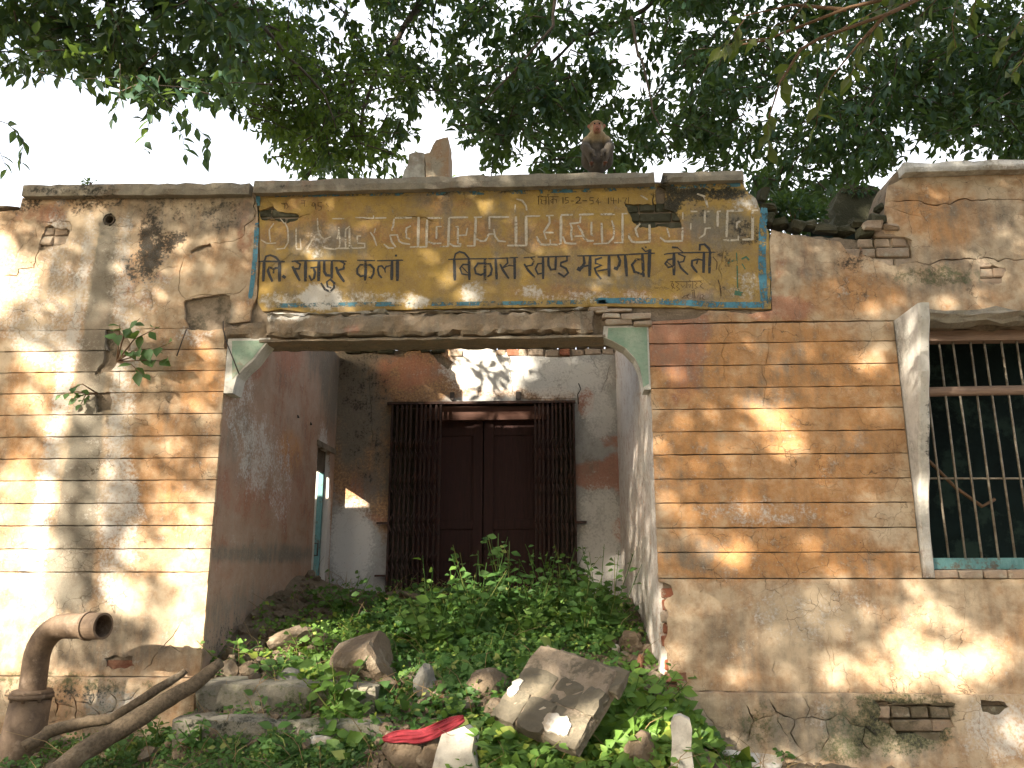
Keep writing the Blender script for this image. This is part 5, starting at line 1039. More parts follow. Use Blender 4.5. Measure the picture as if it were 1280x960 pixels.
for t in [(395,308,7,9),(400,318,6,8),(400,370,9,9),(588,365,8,9),(660,362,7,5),(665,366,8,4),(612,287,8,5),(522,376,7,6),(660,270,6,4),(760,330,6,7),(700,274,7,5),(545,320,10,4),(935,250,14,9),(930,355,16,10),(650,305,7,3),(960,350,8,6)]: spot(*t)
for t in [(960,515,26,20),(985,545,22,14),(940,560,24,9),(1095,455,13,16),(1075,545,14,6),(1010,470,12,5),(1095,385,18,12),(1060,350,10,8),(1040,590,20,6),(900,680,26,9),(930,700,26,8),(1040,700,12,5),(880,500,9,5),(850,600,8,5),
          (1135,790,20,26),(1150,815,46,20),(1215,830,60,16),(1270,845,30,14),(1240,810,20,10),(1075,835,26,16),(1155,755,20,16),(870,830,30,20),(850,850,20,12),(930,840,16,10),(1100,850,22,10),(875,895,16,18),(1240,330,26,12),(1260,290,20,12),(1180,240,14,10),(1250,210,22,6),(1160,206,18,5),(1205,300,10,8),(1225,370,20,8),(1255,440,12,8),
          (1152,430,10,16),(1158,470,9,26),(1140,480,7,22),(1158,620,9,16),(1155,540,6,14),(1150,400,10,8),(1110,290,8,6),(1010,330,10,6)]: spot(*t)
for t in [(602,458,58,42),(575,495,26,14),(645,450,26,30),(555,438,20,20),(630,518,20,5),(440,625,60,40),(404,612,30,40)]: spot(*t, 'B')
for t in [(400,800,45,22),(340,820,30,14),(450,835,30,14),(640,770,60,26),(560,790,40,20),(700,770,40,18),(520,840,36,16),(480,870,26,14),(420,880,24,12),(565,925,24,14),(530,915,20,9),(700,905,24,14),(640,880,18,9),(740,890,44,22),(800,880,50,24),(850,925,24,30),(760,930,40,18),(850,870,30,14),(640,935,30,14),(700,945,30,10),(300,855,16,9),(290,800,12,7),(950,945,50,10),(930,900,16,9),(720,740,24,12),(620,740,22,12),(800,920,20,20),(560,870,20,10)]: spot(*t, 'M')
spA = np.array(sun_spots)
def sunlit(X, Z):
    """soft 0..1: how open the canopy is towards this place of the facade plane"""
    d = np.zeros(len(X)); xs, zs = X, Z
    for cx_, cz_, rx, rz, a in spA:
        d = np.maximum(d, a * np.clip((1.25 - np.sqrt(((X-cx_)/rx)**2 + ((Z-cz_)/rz)**2)) / .35, 0, 1))
    return d
# shade tree behind the camera: crown sampled along the sun's direction
T1 = empty('shade_tree', (-9.5, -5.5, 0)); tag(T1, 'large shade tree whose branches overhang the left of the porch wall', 'tree')
N = 135000
tx = rng.uniform(-6.8, 7.2, N); tz = rng.uniform(-.6, 7.5, N); sd_ = rng.uniform(10.0, 14.5, N)
pos = np.stack([tx, np.full(N, YF), tz], 1) + S[None]*sd_[:,None]
cl = np.array([mnoise.noise(Vector((p[0]*.9, p[1]*.9, p[2]*.9))) for p in pos[::5]]).repeat(5)[:N]
keep = (rng.random(N) > sunlit(tx, tz)*1.0) & (rng.random(N) < (.55 + .6*cl) * np.where(tx > .2, .88, 1.0)) & (rng.random(N) < np.where(tz > 4.3, .8, 1.0)) & (rng.random(N) < np.where((tx < -4.2) | (tx > 5.4), .55, 1.0))
keep &= pos[:,2] > 2.6
pos = pos[keep]; n = len(pos)
leaves('crown', pos, rnd(n) + np.array([0,0,-.6]), rnd(n) + np.array([0,0,1.0]), rng.uniform(.10, .17, n), rng.uniform(.055, .09, n), T4, M['leaf'], T1)['kind'] = 'stuff'
tx = rng.uniform(-7.5, 8.5, 70000); tz = rng.uniform(4.6, 12.0, 70000); sd_ = rng.uniform(9.5, 14.5, 70000); hp = np.stack([tx, np.full(70000, YF), tz], 1) + S[None]*sd_[:,None]
hp = hp[rng.random(70000) > sunlit(tx, tz)]; n = len(hp)
leaves('crown', hp, rnd(n) + np.array([0,0,-.6]), rnd(n) + np.array([0,0,1.0]), rng.uniform(.13, .19, n), rng.uniform(.07, .10, n), T4, M['leaf'], T1)['kind'] = 'stuff'
n = 32000; hx = rng.uniform(-7.5, 8.5, n); hy = rng.uniform(-6, 2.4, n); hz = rng.uniform(5.6, 9.0, n); hp = np.stack([hx, hy, hz], 1)  # unseen overhead leaves added to hold back sky light from the facade
kk = (hy - 5.4) / S[1]; fx = hx - S[0]*kk*1.0; ks = (hy - YF) / S[1]; fX = hx - S[0]*ks; fZ = hz - S[2]*ks
ok = (rng.random(n) > sunlit(fX, fZ)) & (hz > 1.5 + hy*1.0 + 1.2); 
for bx, bz in ((-5.2, 0),): ok &= np.ones(n, bool)
hp = hp[ok]; n = len(hp)
leaves('crown', hp, rnd(n) + np.array([0,0,-.6]), rnd(n) + np.array([0,0,1.0]), rng.uniform(.13, .20, n), rng.uniform(.07, .11, n), T4, M['leaf'], T1)['kind'] = 'stuff'
def limb(mb, pts, r0, r1, seg=8, wig=.06):
    P = []; pts = [np.array(p, float) for p in pts]
    for i in range(len(pts)-1):
        for j in range(5): t = j/5; q = pts[i]*(1-t)+pts[i+1]*t; P.append(q + np.array([fbm(q[0], q[1], i, 2), fbm(q[1], q[2], i, 2), fbm(q[2], q[0], i, 2)])*wig)
    P.append(pts[-1]); mb.tube([tuple(p) for p in P], list(np.linspace(r0, r1, len(P))), seg, wob=.06)
m = MB(); limb(m, [(-9.5,-5.5,-.2), (-9.3,-5.3,1.5), (-9.0,-5.2,3.4)], .45, .32, 14, .1); m.build('trunk', M['bark'], T1)
m = MB()
for q in ([(-9,-5.2,3.3),(-7,-4.2,5.2),(-4.5,-3.2,6.6),(-2,-3,7.4)], [(-9,-5.2,3.2),(-7.5,-5.8,5.0),(-5,-5.5,6.4),(-2.6,-4.6,7.0)], [(-9,-5.2,3.4),(-8.4,-3.5,5.6),(-6.6,-1.6,7.2),(-4.6,1.0,7.6),(-3.6,3.6,6.4)], [(-7,-4.2,5.2),(-5.0,-4.4,5.4),(-2.5,-3.8,5.9),(.2,-4.2,6.6)], [(-7,-5.0,5),(-6.5,-4,4.6),(-4.8,-3.2,4.9)]): limb(m, q, .16, .04, 8, .2)
m.build('limb', M['bark'], T1)

# crowns seen in the picture: clumps of leaves on drooping twigs
BX = [-200,0,40,80,120,160,200,240,262,300,335,370,430,480,505,525,550,575,600,640,700,760,800,835,862,885,920,950,1010,1060,1085,1100,1120,1150,1180,1220,1280,1500]
BY = [80,92,100,78,105,122,118,125,112,125,165,205,222,218,185,128,120,140,185,222,222,220,212,195,165,205,232,262,268,262,232,205,182,155,175,190,200,198]
def canopy(name, parent, n_cl, xr, yr, Yr, per, spread, size, mat, T=T8, dens=None, edge=10, seed=1, twigs=True, droop=1.0):
    r = np.random.default_rng(seed); C_ = []
    while len(C_) < n_cl:
        px = r.uniform(*xr); bl = np.interp(px, BX, BY) - edge; py = bl - abs(r.uniform(0, 1))**1.25 * (bl - yr[0])
        if py > yr[1]: continue
        if py > -20 and dens is not None and r.random() > dens(px, py): continue
        C_.append(at(px, py, r.uniform(*Yr)))
    C_ = np.array(C_); n = n_cl * per; ci = np.repeat(np.arange(n_cl), per)
    dirs = r.normal(0, 1, (n_cl, 3)) * np.array([1, 1, .35]) + np.array([0, 0, -.35*droop]); dirs /= np.linalg.norm(dirs, axis=1, keepdims=True)
    tt = r.uniform(-1, 1, n); pos = C_[ci] + dirs[ci]*(tt*spread)[:,None] + r.normal(0, spread*.22, (n, 3))
    dd = dirs[ci]*.7 + r.normal(0, .7, (n, 3)) + np.array([0, 0, -.55*droop]); nr = r.normal(0, .6, (n, 3)) + np.array([0, -.2, 1.0])
    L = r.uniform(.75, 1.2, n) * size
    o = leaves(name, pos, dd, nr, L, L*r.uniform(.40, .55, n), T, mat, parent); o['kind'] = 'stuff'
    if twigs:
        m = MB()
        for i in range(n_cl): m.tube([tuple(C_[i] - dirs[i]*spread*1.15), tuple(C_[i] + np.array([0, 0, .02])), tuple(C_[i] + dirs[i]*spread)], [.008, .005, .002], 4, caps=False)
        o2 = m.build('twigs', M['bark'], parent); o2['kind'] = 'stuff'
    return o
def holes_d(px, py):
    v = mnoise.noise(Vector((px/52.0, py/44.0, .3))) * .8 + mnoise.noise(Vector((px/22.0, py/20.0, 5.3))) * .5
    d = .78 + v*1.1
    for hx, hy, hr in ((160,60,14),(110,92,16),(305,10,16),(660,185,16),(720,62,16),(845,60,18),(870,30,20),(860,95,16),(900,50,14),(1060,80,20),(1130,60,14),(940,150,14),(960,210,14),(410,30,22),(420,75,14),(545,60,18),(545,105,20),(380,12,16),(815,100,12),(590,60,10),(1000,40,12),(835,170,22),(1120,165,16),(640,45,10),(465,20,16),(560,160,10)):
        if ((px-hx)/hr)**2 + ((py-hy)/(hr*.8))**2 < 1: d *= .06
    return d
T2 = empty('broadleaf_tree', (2.4, -8.5, 0)); tag(T2, 'tall broadleaf tree whose high branches arch over the wall above the yellow sign', 'tree')
canopy('crown', T2, 960, (265, 900), (-260, 245), (6.9, 10.5), 40, .26, .118, M['leaf'], dens=holes_d, seed=21, edge=4)
canopy('foliage', T2, 60, (330, 500), (40, 200), (6.6, 7.2), 36, .26, .085, M['leaf_sun'], dens=holes_d, seed=22)  # sunlit look comes from the brighter leaf colour
m = MB(); limb(m, [(2.4,-8.5,-.1),(2.5,-8.3,3),(2.5,-8.0,6.4)], .5, .34, 14, .15); m.build('trunk', M['bark'], T2)
def pl(*a): return [tuple(at(x, y, Y)) for x, y, Y in a]
m = MB()
for q, r0, r1 in ((pl((560,-60,8.6),(527,0,8.4),(501,37,8.2),(475,82,8.0),(452,139,7.8),(447,190,7.8)), .05, .012), (pl((480,75,8.0),(440,105,7.9),(400,120,7.9),(372,140,7.9)), .022, .006), (pl((560,-80,8.6),(548,-10,8.4),(540,30,8.2),(534,70,8.1)), .018, .005), (pl((860,-40,9),(805,11,8.8),(750,40,8.7),(719,49,8.6),(685,82,8.5),(660,120,8.4)), .036, .008), (pl((719,49,8.6),(705,20,8.8),(716,-10,9)), .015, .008), (pl((452,139,7.8),(430,170,7.8),(415,205,7.8)), .010, .004), (pl((640,60,8.3),(625,120,8.2),(610,170,8.2)), .012, .004), (pl((300,-30,6.6),(330,40,6.6),(372,85,6.6),(405,120,6.6),(420,160,6.6)), .022, .006), (pl((700,-40,6.8),(690,30,6.8),(640,90,6.8),(600,130,6.8)), .020, .006), (pl((790,20,6.8),(800,80,6.8),(815,140,6.8),(845,185,6.8)), .016, .004), (pl((430,130,6.8),(470,160,6.8),(500,165,6.8)), .008, .003)): limb(m, q, r0, r1, 8, .05)
limb(m, [(2.5,-8,6.2),(2.2,-4,9.2),(1.0,2,10.6),(0,6,9.6), tuple(at(560,-60,8.6))], .24, .05, 10, .2); limb(m, [(2.2,-4,9.2),(3,1,10.4),(2.6,6,10.0), tuple(at(860,-40,9))], .16, .036, 8, .2)
m.build('limb', M['bark'], T2)
T3 = empty('dense_tree', (11.5, 7.5, 0)); tag(T3, 'dense dark tree leaning in over the right end of the wall', 'tree')
canopy('crown', T3, 1050, (860, 1440), (-240, 275), (6.8, 10.0), 42, .26, .104, M['leaf'], dens=lambda a, b: holes_d(a, b)*(1.15), seed=31, edge=4)
m = MB(); limb(m, [(11.5,7.5,-.1),(11.3,7.4,3),(10.6,7.6,5.6)], .36, .24, 12, .15); m.build('trunk', M['bark'], T3)
m = MB()
for q, r0, r1 in ((pl((940,-20,8.4),(916,19,8.3),(886,52,8.2),(837,97,8.1),(815,125,8.0)), .028, .008), (pl((915,20,8.3),(900,-20,8.3)), .012, .01), (pl((1340,40,8.2),(1290,60,8.0),(1250,80,7.9),(1215,110,7.8),(1175,120,7.8)), .026, .008), (pl((960,60,8.2),(940,110,8.1),(920,170,8.0)), .012, .004), (pl((1010,150,8.1),(990,190,8.0),(1000,225,8.0)), .009, .004)): limb(m, q, r0, r1, 8, .05)
limb(m, [(10.6,7.6,5.6),(8.5,8,8.6),(5.5,8.2,9.4), tuple(at(940,-20,8.4))], .16, .028, 8, .2); limb(m, [(10.6,7.6,5.6),(8.4,8.0,6.4), tuple(at(1340,40,8.2))], .13, .026, 8, .1)
m.build('limb', M['bark'], T3)
# branches of the shade tree overhanging the left of the picture
canopy('crown', T1, 560, (-160, 300), (-300, 140), (5.2, 7.4), 28, .24, .125, M['leaf'], dens=lambda a, b: .9 if (mnoise.noise(Vector((a/40.0, b/30.0, 9.1))) > -.34) else .2, seed=41)
def sprig(parent, pts, n, size, mat, seed, rad=.006, nm='leaf', droop=.8, twig_mat='twig'):
    """a twig with separate leaf objects"""
    r = np.random.default_rng(seed); m = MB(); m.tube([tuple(p) for p in pts], list(np.linspace(rad, rad*.4, len(pts))), 5); tw = m.build('twig', M[twig_mat], parent)
    P = [np.array(p) for p in pts]
    for i in range(n):
        t = (i + .6) / n * (len(P)-1); k = min(int(t), len(P)-2); q = P[k] + (P[k+1]-P[k])*(t-k); ax = P[k+1]-P[k]; ax /= np.linalg.norm(ax)
        d = ax*.5 + r.normal(0, .6, 3) + np.array([0, 0, -droop]); L = size * r.uniform(.75, 1.15)
        leaves(nm, np.array([q]), np.array([d]), np.array([r.normal(0, .5, 3) + np.array([0, -.3, 1])]), np.array([L]), np.array([L*.48]), T8, mat, parent)
for k, (q, n) in enumerate([(((170,95),(200,120),(235,150),(262,175),(255,200)),16),(((150,80),(150,120),(140,150)),9),(((-30,140),(10,155),(30,175),(25,205)),14),(((50,90),(90,100),(150,96)),9),(((200,95),(190,130),(185,160),(180,190)),10),(((215,150),(228,170),(232,195)),8),(((-20,170),(0,190),(10,215)),6)]):
    sprig(T1, [at(a, b, 5.0 + .1*k) for a, b in q], n, .11, M['leaf'], 50 + k, .004, twig_mat='bark')
# near branch at the upper right
T4_ = empty('overhanging_tree', (4.6, -2.4, 0)); tag(T4_, 'nearby tree with a brown twiggy branch hanging into the upper right', 'tree')
m = MB(); limb(m, [(4.6,-2.4,-.1),(4.5,-2.2,2.0),(4.2,-1.6,3.6)], .2, .14, 12, .08); m.build('trunk', M['bark'], T4_)
m = MB(); limb(m, [(4.2,-1.6,3.6),(3.4,.4,4.3), tuple(at(1300,-120,3.2)), tuple(at(1190,-20,3.2))], .09, .02, 8, .05)
for q in (pl((1190,-20,3.2),(1110,20,3.1),(1002,56,3.1),(975,100,3.1),(961,148,3.1)), pl((1180,-15,3.2),(1060,10,3.2),(960,48,3.3),(905,60,3.4)), pl((1110,18,3.1),(1070,60,3.1),(1040,95,3.1)), pl((1060,12,3.2),(990,5,3.3),(930,20,3.3))): limb(m, q, .010, .003, 6, .02)
m.build('limb', M['twig'], T4_)
near = [((1110,15),(1090,40),(1075,62)),((1060,30),(1030,55),(1005,70)),((960,48),(930,50),(905,58)),((1130,5),(1100,10),(1075,25)),((1200,-10),(1190,30),(1195,60)),((1280,20),(1262,45),(1250,65)),((1000,60),(985,90),(975,110)),((962,140),(960,160),(962,185)),((1040,95),(1025,120),(1020,160)),((1180,-10),(1150,20),(1140,45)),((1010,0),(990,25),(960,35)),((1290,60),(1275,80),(1262,96)),((1080,50),(1070,80),(1060,100)),((1230,-30),(1220,0),(1212,25)),((1150,-20),(1120,-5),(1090,5)),((930,25),(915,45),(900,60))]
for k, q in enumerate(near): sprig(T4_, [at(a, b, 3.1 + .04*(k % 5)) for a, b in q], 7, .085, M['leaf_near'], 80 + k, .003)
# unseen wood added behind the viewer to cut low sky light on the facade
r = np.random.default_rng(77); n = 26000; a = r.uniform(-2.45, -.7, n); rad = r.uniform(13.5, 18, n); P = np.stack([rad*np.cos(a)*1.1, rad*np.sin(a), r.uniform(0, 1, n)**.8 * (5.0 + 1.2*np.sin(a*9))], 1)
a = np.concatenate([r.uniform(-3.3, -2.4, 9000), r.uniform(-.75, .1, 9000)]); rad = r.uniform(10.5, 14, 18000); P = np.concatenate([P, np.stack([rad*np.cos(a), rad*np.sin(a), r.uniform(0, 3.6, 18000)], 1)]); n = len(P)
tag(leaves('sky_blocking_wood', P, rnd(n), rnd(n), r.uniform(.3,.5,n), r.uniform(.2,.3,n), T4, M['leaf']), 'unseen dense wood added behind the viewer to close off the low sky', 'wood', kind='stuff')
# pale leafage far behind, low left and centre
T5 = empty('background_tree', (-6.5, 24, .2)); tag(T5, 'pale green tree far behind the left end of the wall', 'tree')
m = MB(); limb(m, [(-6.5,24,0),(-6.4,24,4),(-6.2,24,7)], .25, .12, 8, .2); m.build('trunk', M['bark'], T5)
n = 9000; cc = np.array([[-12.6,23,11.0],[-6.0,24,9.6],[-4.0,23,12.3],[-3.5,23.5,10.6],[-13.6,24,9.8]]); ci = rng.integers(0, 5, n); v_ = rnd(n); v_ *= (rng.uniform(.3, 1, n)**.5 / np.linalg.norm(v_, axis=1))[:,None]
leaves('crown', cc[ci] + v_*np.array([2.0,1.6,1.25]), rnd(n), rnd(n)+np.array([0,0,1]), rng.uniform(.12,.2,n), rng.uniform(.06,.1,n), T4, M['far_leaf'], T5)['kind'] = 'stuff'

# bushes sprouting on the wall top
def bush(name, c, n, rad, size, mat, lab, seed, cat='bush'):
    r = np.random.default_rng(seed); E = empty(name, (c[0], c[1], c[2])); tag(E, lab, cat)
    v_ = r.normal(0, 1, (n, 3)); v_ *= (r.uniform(.2, 1, n)**.5 / np.linalg.norm(v_, axis=1))[:,None]
    L = r.uniform(.7, 1.2, n)*size; o = leaves('foliage', np.array(c) + np.array([0,0,rad[2]*.8]) + v_*np.array(rad), v_ + r.normal(0,.6,(n,3)), r.normal(0,.5,(n,3)) + np.array([0,0,1]), L, L*.5, T8, mat, E); o['kind'] = 'stuff'
    m = MB()
    for k in range(7): a = r.uniform(-1, 1, 3)*np.array(rad)*.7; m.tube([tuple(c), tuple(np.array(c) + a*.5 + [0,0,rad[2]*.5]), tuple(np.array(c) + a + [0,0,rad[2]])], [.008,.006,.003], 5)
    m.build('stem', M['twig'], E)
bush('wall_bush', at(992, 287, YF + .25), 900, (.24,.14,.16), .05, M['leaf'], 'dark leafy bush growing on the broken wall top right of the sign', 5)
bush('wall_bush', at(1072, 248, YF + .55), 160, (.16,.1,.05), .05, M['leaf'], 'low creeper on top of the dark masonry chunk near the parapet', 6)
bush('wall_bush', at(112, 232, YF + .1), 40, (.05,.04,.03), .03, M['weed'], 'tiny tuft rooted in the coping above the drain spout', 7, 'plant')
ch = empty('masonry_chunk', tuple(at(1075, 280, YF + .5))); tag(ch, 'dark mossy masonry chunk behind the broken wall top, left of the taller parapet', 'masonry')
slab_poly('chunk', roughen([F2(a, b, YF+.5) for a, b in [(1042,292),(1043,250),(1050,236),(1066,230),(1090,232),(1100,236),(1101,262),(1104,290)]][::-1], .015, .03, 2.0)[::-1], YF + .5, YF + .9, M['brick_dark'], ch)

# ------------------------------------------------------------------ saplings rooted in the wall
def sapling(root, tips, lab, seed, n_per, size):
    E = empty('wall_sapling', tuple(root)); tag(E, lab, 'plant'); r = np.random.default_rng(seed)
    for k, tp in enumerate(tips):
        tp = np.array(tp); mid = (np.array(root) + tp)/2 + r.normal(0, .015, 3) + np.array([0, -.02, .02])
        pts = [np.array(root), mid, tp]; m = MB(); m.tube([tuple(p) for p in pts], [.006,.004,.002], 5); m.build('stem', M['twig'], E)
        for i in range(n_per):
            t = .45 + .55*(i+.5)/n_per; q = root*(1-t) + tp*t if t > 1 else (mid*(2-2*t) + tp*(2*t-1) if t > .5 else np.array(root)*(1-2*t)+mid*2*t)
            d = (tp-mid)/np.linalg.norm(tp-mid)*.5 + r.normal(0,.6,3) + np.array([0,-.35,-.5]); L = size*r.uniform(.7,1.2)
            leaves('leaf', np.array([q]), np.array([d]), np.array([r.normal(0,.35,3)+np.array([0,-.9,.5])]), np.array([L]), np.array([L*.72]), T8, M['wall_leaf'], E)
sapling(at(146,452,YF), [at(150,405,YF-.16), at(175,398,YF-.18), at(200,408,YF-.16), at(215,428,YF-.12), at(212,452,YF-.12), at(180,470,YF-.18), at(165,440,YF-.2), at(190,435,YF-.2)], 'leafy fig sapling rooted in the broken plaster bands of the left wall', 1, 4, .095)
sapling(at(122,492,YF), [at(72,494,YF-.12), at(88,486,YF-.14), at(100,508,YF-.16), at(108,498,YF-.12), at(94,500,YF-.1)], 'small drooping sapling lower on the left wall, below the larger one', 2, 3, .06)

# ------------------------------------------------------------------ weeds on the heap
def weed(name, base, h, n_st, n_lf, size, lab, seed, mat='weed', cat='plant', spread=.12, one=True):
    n_st += 4 if h > .2 else 0; size *= 1.25; spread *= 1.25 if h > .2 else 1
    r = np.random.default_rng(seed); base = np.array(base); E = empty(name, tuple(base)); tag(E, lab, cat); m = MB(); P, D, Nn, L = [], [], [], []
    for s in range(n_st):
        h_ = h*1.45; top = base + np.array([r.normal(0, spread), r.normal(0, spread*.7) - .02, h_*r.uniform(.55, 1.05)]); mid = (base + top)/2 + r.normal(0, .02, 3)
        m.tube([tuple(base + r.normal(0, .01, 3)*[1,1,0]), tuple(mid), tuple(top)], [.0045,.0035,.002], 5, caps=False)
        for i in range(n_lf):
            t = .15 + .85*(i+.5)/n_lf; q = base*(1-t)**2 + 2*mid*t*(1-t) + top*t*t; a = i*2.4 + r.uniform(-.5,.5); d = np.array([math.cos(a), math.sin(a), r.uniform(-.35,.45)])
            P.append(q + d*.012); D.append(d); Nn.append(np.array([-.15,-.75,.75]) + r.normal(0,.45,3)); L.append(size*1.35*r.uniform(.6,1.2)*(1.1-.5*t))
    m.build('stem', M['weed'], E); P, D, Nn, L = map(np.array, (P, D, Nn, L))
    k = len(P)
    if k <= 90 and one:
        for i in range(k): leaves('leaf', P[i:i+1], D[i:i+1], Nn[i:i+1], L[i:i+1], L[i:i+1]*.62, T8, M[mat], E)
    else: leaves('foliage', P, D, Nn, L, L*.62, T8, M[mat], E)['kind'] = 'stuff'
def wb(px, py): return hit(px, py)
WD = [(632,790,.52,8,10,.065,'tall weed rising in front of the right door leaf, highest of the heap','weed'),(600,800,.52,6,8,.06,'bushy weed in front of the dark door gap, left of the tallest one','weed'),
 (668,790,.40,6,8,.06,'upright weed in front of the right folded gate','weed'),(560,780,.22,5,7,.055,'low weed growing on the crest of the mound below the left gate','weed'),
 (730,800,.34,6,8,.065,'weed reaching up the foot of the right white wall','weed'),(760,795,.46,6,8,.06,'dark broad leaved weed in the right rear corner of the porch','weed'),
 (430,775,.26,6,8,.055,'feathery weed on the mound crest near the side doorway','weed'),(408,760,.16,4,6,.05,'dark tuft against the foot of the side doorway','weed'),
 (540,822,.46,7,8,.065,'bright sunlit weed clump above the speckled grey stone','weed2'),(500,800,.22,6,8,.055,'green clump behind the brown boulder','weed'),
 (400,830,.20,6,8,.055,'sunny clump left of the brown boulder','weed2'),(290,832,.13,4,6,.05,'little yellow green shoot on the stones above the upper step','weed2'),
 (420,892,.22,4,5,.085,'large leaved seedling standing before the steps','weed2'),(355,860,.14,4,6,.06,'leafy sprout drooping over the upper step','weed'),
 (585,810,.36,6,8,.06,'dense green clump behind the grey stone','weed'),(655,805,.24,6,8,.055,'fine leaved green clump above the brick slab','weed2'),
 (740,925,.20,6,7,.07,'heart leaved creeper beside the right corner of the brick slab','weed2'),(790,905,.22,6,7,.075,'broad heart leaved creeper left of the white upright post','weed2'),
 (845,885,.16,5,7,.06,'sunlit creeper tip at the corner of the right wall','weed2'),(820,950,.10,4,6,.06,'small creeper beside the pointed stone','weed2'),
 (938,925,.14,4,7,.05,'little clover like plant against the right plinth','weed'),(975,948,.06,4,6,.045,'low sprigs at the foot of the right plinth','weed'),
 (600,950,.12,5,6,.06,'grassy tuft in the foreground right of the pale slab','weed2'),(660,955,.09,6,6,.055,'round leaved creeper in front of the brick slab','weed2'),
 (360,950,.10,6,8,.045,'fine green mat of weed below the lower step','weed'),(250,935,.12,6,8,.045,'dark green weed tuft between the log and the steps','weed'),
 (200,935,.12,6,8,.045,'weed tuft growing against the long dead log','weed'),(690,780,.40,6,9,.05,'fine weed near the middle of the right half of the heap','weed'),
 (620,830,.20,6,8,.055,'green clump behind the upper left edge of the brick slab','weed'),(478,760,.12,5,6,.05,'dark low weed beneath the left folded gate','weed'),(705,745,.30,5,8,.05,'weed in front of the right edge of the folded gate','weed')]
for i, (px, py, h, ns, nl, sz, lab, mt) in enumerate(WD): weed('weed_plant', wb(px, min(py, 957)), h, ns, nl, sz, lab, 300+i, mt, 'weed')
# ground cover: nobody could count it
def cover(name, regions, n, size, hmax, mat, lab, seed):
    r = np.random.default_rng(seed); P = []; tot = sum(q[4] for q in regions); 
    for (cx_, cy_, rx, ry, w_) in regions:
        k = int(n*w_/tot)
        base = hit(cx_, cy_)
        for _ in range(k):
            a, b = r.normal(0, .5, 2); x = base[0] + a*rx/185; y = base[1] + b*ry/60
            if y > YF - .08 and not (XL + .02 < x < XR - .02): y = YF - .1 - abs(r.normal(0, .1))
            y = min(y, YB - .12); P.append((x, y, H1(x, y)))
    P = np.array(P); k = len(P); per = 5; ci = np.repeat(np.arange(k), per); N_ = k*per
    hh = hmax * (.3 + .7*r.random(k))**1.3; q = P[ci] + np.stack([r.normal(0,.02,N_), r.normal(0,.02,N_), r.uniform(.1,1,N_)*hh[ci]], 1)
    a = r.uniform(0, 6.28, N_); d = np.stack([np.cos(a), .5*np.sin(a), r.uniform(-.7,.7,N_)], 1); nr = np.stack([r.normal(-.1,.5,N_), r.normal(-.7,.5,N_), r.uniform(.3,1.1,N_)], 1); L = size*r.uniform(.6,1.2,N_)*np.repeat(np.exp(r.normal(0,.38,k)), per)
    tag(leaves(name, q, d, nr, L, L*.65, T8 if size > .03 else T4, M[mat]), lab, 'ground cover', kind='stuff')
cover('ground_cover', [(610,800,180,60,6),(490,800,70,36,1.6),(680,780,150,50,4),(540,850,150,40,3),(450,875,90,26,1.2),(700,760,120,40,2),(620,860,60,20,1.5),(560,900,60,20,1),(760,790,60,30,1),(520,770,140,30,2),(610,750,120,40,1.5)], 2900, .042, .12, 'weed', 'carpet of small green weeds over the rubble heap inside the porch', 1)
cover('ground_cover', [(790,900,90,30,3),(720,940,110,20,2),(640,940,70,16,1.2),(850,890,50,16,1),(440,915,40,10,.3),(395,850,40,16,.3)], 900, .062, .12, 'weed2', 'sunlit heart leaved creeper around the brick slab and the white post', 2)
cover('ground_cover', [(330,938,130,16,1.8),(150,945,120,24,2),(240,905,50,14,.6),(390,945,80,16,1.2),(620,820,160,40,1)], 3200, .024, .06, 'weed', 'fine dark green mat in front of the steps and under the dead logs', 3)
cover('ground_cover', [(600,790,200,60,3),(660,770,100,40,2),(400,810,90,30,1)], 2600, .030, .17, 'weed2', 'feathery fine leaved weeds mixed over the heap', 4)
m = MB(); r = np.random.default_rng(10)
for _ in range(420):
    x, y = r.uniform(XL, XR), r.uniform(4.9, 8.1)
    if r.random() < .4: x, y = r.uniform(XL - .6, XR + .8), r.uniform(4.5, 5.3)
    if y > YF - .1 and not (XL + .05 < x < XR - .05): continue
    z = H1(x, y); h = r.uniform(.05, .22); a = r.uniform(0, 6.28); l = h*r.uniform(.2, 2.2); m.tube([(x, y, z), (x + l*.5*math.cos(a), y + l*.5*math.sin(a), z + h*.7), (x + l*math.cos(a), y + l*math.sin(a), z + h)], [.0028, .0022, .001], 3, caps=False)
tag(m.build('dry_stems', M['dry']), 'thin dry stems sticking out of the weeds on the heap', 'dry stems', kind='stuff')
r = np.random.default_rng(9); n = 500; x = r.uniform(XL-.8, XR+1.2, n); y = r.uniform(4.3, 5.35, n); P = np.array([(a, b, H1(a, b)+.012) for a, b in zip(x, y)])
tag(leaves('dry_leaves', P, rnd(n)*np.array([1,1,.2]), rnd(n,.3)+np.array([0,0,1]), r.uniform(.02,.05,n), r.uniform(.012,.03,n), T4, M['dry']), 'scattered dry brown leaves on the ground by the steps', 'leaf litter', kind='stuff')

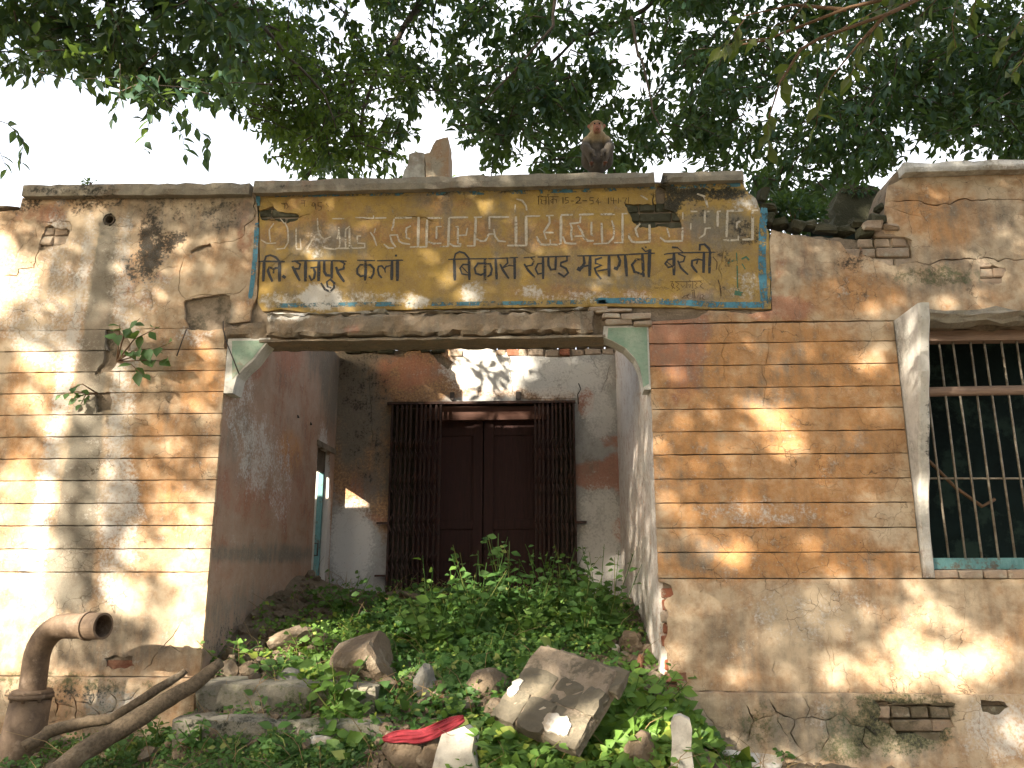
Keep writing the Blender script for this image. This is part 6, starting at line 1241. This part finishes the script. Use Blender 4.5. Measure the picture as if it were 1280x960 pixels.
# ------------------------------------------------------------------ the monkey on the coping
def monkey():
    base = np.array(at(747, 214.5, YF + .05)); K = .43 / .50        # modelled 0.50 m tall, scaled
    E = empty('rhesus_monkey', tuple(base)); tag(E, 'rhesus monkey sitting hunched on the coping with hands between its feet', 'monkey')
    mbd = bpy.data.metaballs.new('monkey_meta'); mbd.resolution = .011; mbd.render_resolution = .011; mbd.threshold = .35
    ob = bpy.data.objects.new('monkey_meta', mbd); C.objects.link(ob)
    def el(p, s, rot=None):
        e = mbd.elements.new(type='ELLIPSOID'); e.co = p; e.size_x, e.size_y, e.size_z = [q*1.5 for q in s]; e.radius = 1.0; e.stiffness = 2
        if rot is not None: e.rotation = rot
    def chain(a, b, r0, r1, n=5):
        a, b = Vector(a), Vector(b)
        for i in range(n): t = i/(n-1); r_ = r0 + (r1-r0)*t; el(a.lerp(b, t), (r_, r_, r_))
    el((0, .05, .09), (.095,.085,.09)); el((0, .06, .17), (.09,.075,.09)); el((0, .045, .25), (.088,.07,.075)); el((0, .02, .315), (.078,.062,.055))
    el((0, .01, .335), (.082,.062,.045)); el((0, -.02, .345), (.060,.045,.035))
    el((0, -.010, .418), (.064,.062,.060)); el((0, -.060, .385), (.042,.036,.044)); el((0, -.088, .352), (.028,.026,.030)); el((0, -.055, .428), (.050,.030,.016))
    for s in (-1, 1):
        el((s*.070, -.01, .43), (.014,.007,.020))
        chain((s*.085, .03, .10), (s*.095, -.085, .185), .05, .036, 6)        # thigh to knee
        chain((s*.095, -.085, .18), (s*.055, -.075, .03), .032, .018, 6)      # shin
        chain((s*.055, -.075, .018), (s*.058, -.135, .012), .018, .013, 4)    # foot
        for k in range(4): chain((s*(.045 + .010*k), -.14, .010), (s*(.043 + .012*k), -.162, .007), .007, .005, 3)
        chain((s*.085, .0, .30), (s*.118, -.045, .205), .034, .026, 6)        # upper arm
        chain((s*.118, -.045, .20), (s*.040, -.115, .13), .026, .018, 6)      # forearm
        chain((s*.040, -.115, .125), (s*.028, -.125, .085), .016, .012, 3)    # hand
        for k in range(4): chain((s*(.018 + .009*k), -.130, .080), (s*(.016 + .009*k), -.132, .058 + .004*(k % 2)), .006, .0045, 3)
        chain((s*.036, -.118, .108), (s*.050, -.128, .092), .006, .005, 2)
    chain((0, .12, .03), (.05, .16, -.06), .018, .012, 6); chain((.05, .16, -.06), (.06, .165, -.16), .012, .008, 5)
    bpy.context.view_layer.update(); dg = bpy.context.evaluated_depsgraph_get(); ev = ob.evaluated_get(dg); tm = ev.to_mesh()
    V = np.zeros(len(tm.vertices)*3); tm.vertices.foreach_get('co', V); V = V.reshape(-1, 3); F = [tuple(p.vertices) for p in tm.polygons]; ev.to_mesh_clear()
    bpy.data.objects.remove(ob); bpy.data.metaballs.remove(mbd)
    if len(V) == 0: print('META EMPTY'); return
    print('monkey', len(V), V.min(0), V.max(0))
    me = bpy.data.meshes.new('body'); me.from_pydata([tuple(p*K + base) for p in V], [], F); me.polygons.foreach_set('use_smooth', [True]*len(F))
    x, y, z = V.T; tan = np.array([.40,.31,.19]); gry = np.array([.115,.10,.085]); pink = np.array([.34,.155,.10]); brn = np.array([.26,.17,.09]); col = np.zeros((len(V),4)); col[:,3] = 1
    w = np.clip((z - .255)/.04, 0, 1)[:,None]; c = gry*(1-w) + tan*w; w = np.clip((z - .395)/.03, 0, 1)[:,None]; c = c*(1-w) + brn*w
    w = (np.clip((.040 - abs(x))/.012, 0, 1) * np.clip((-.055 - y)/.012, 0, 1) * np.clip((z-.315)/.015, 0, 1) * np.clip((.420-z)/.012, 0, 1))[:,None]; c = c*(1-w) + pink*w
    w = (np.clip((abs(x)-.055)/.006,0,1)*np.clip((z-.40)/.01,0,1))[:,None]; c = c*(1-w) + pink*w
    w = (np.clip((.03 - z)/.01, 0, 1)*np.clip((-.10-y)/.02,0,1))[:,None]; c = c*(1-w) + pink*.5*w
    w = (np.clip((z-.09)/.02,0,1)*np.clip((.24-z)/.02,0,1)*np.clip((.05-abs(x))/.02,0,1)*(y < -.02)*(y > -.1))[:,None]; c = c*(1-w*.5) + np.array([.2,.17,.14])*w*.5
    col[:,:3] = c; a = me.color_attributes.new('fur', 'FLOAT_COLOR', 'POINT'); a.data.foreach_set('color', col.astype(np.float32).ravel())
    t = NT('monkey_fur'); at_ = t.n("Attribute", attribute_name='fur').outputs['Color']; nz = t.noise(220, 4, .7, vec=t.mp((1,1,.35), t.co())); n2 = t.noise(40, 3)
    cc_ = t.mix(t.math('MULTIPLY', t.ss(nz, .4, .7), .45), at_, (.05,.04,.03)); M['fur'] = t.done(t.bsdf(cc_, .9, t.bump(t.math('ADD', nz, n2), .8, .006), spec=.15))
    link('body', me, M['fur'], E)
    eye = simple_mat('monkey_eye', (.02,.012,.008), (.02,.012,.008), 5, .15, 0)
    for s in (-1, 1):
        bm = bmesh.new(); bmesh.ops.create_uvsphere(bm, u_segments=10, v_segments=8, radius=.0075*K); e = bpy.data.meshes.new('eye'); bm.to_mesh(e); bm.free(); o = link('eye', e, eye, E); o.matrix_parent_inverse = Matrix.Identity(4); o.location = Vector((s*.021, -.094, .404))*K
    m = MB(); mo = [base + np.array([x_, -.118 + abs(x_)*.5, .340 - abs(x_)*.2])*K for x_ in (-.014,-.007,0,.007,.014)]; m.tube([tuple(p) for p in mo], .0017, 5); m.build('mouth', eye, E)
    for s in (-1, 1): 
        m = MB(); p = base + np.array([s*.005, -.116, .362])*K; m.tube([tuple(p), tuple(p + np.array([0, .004, .002]))], .0018, 5); m.build('nostril', eye, E)
monkey()
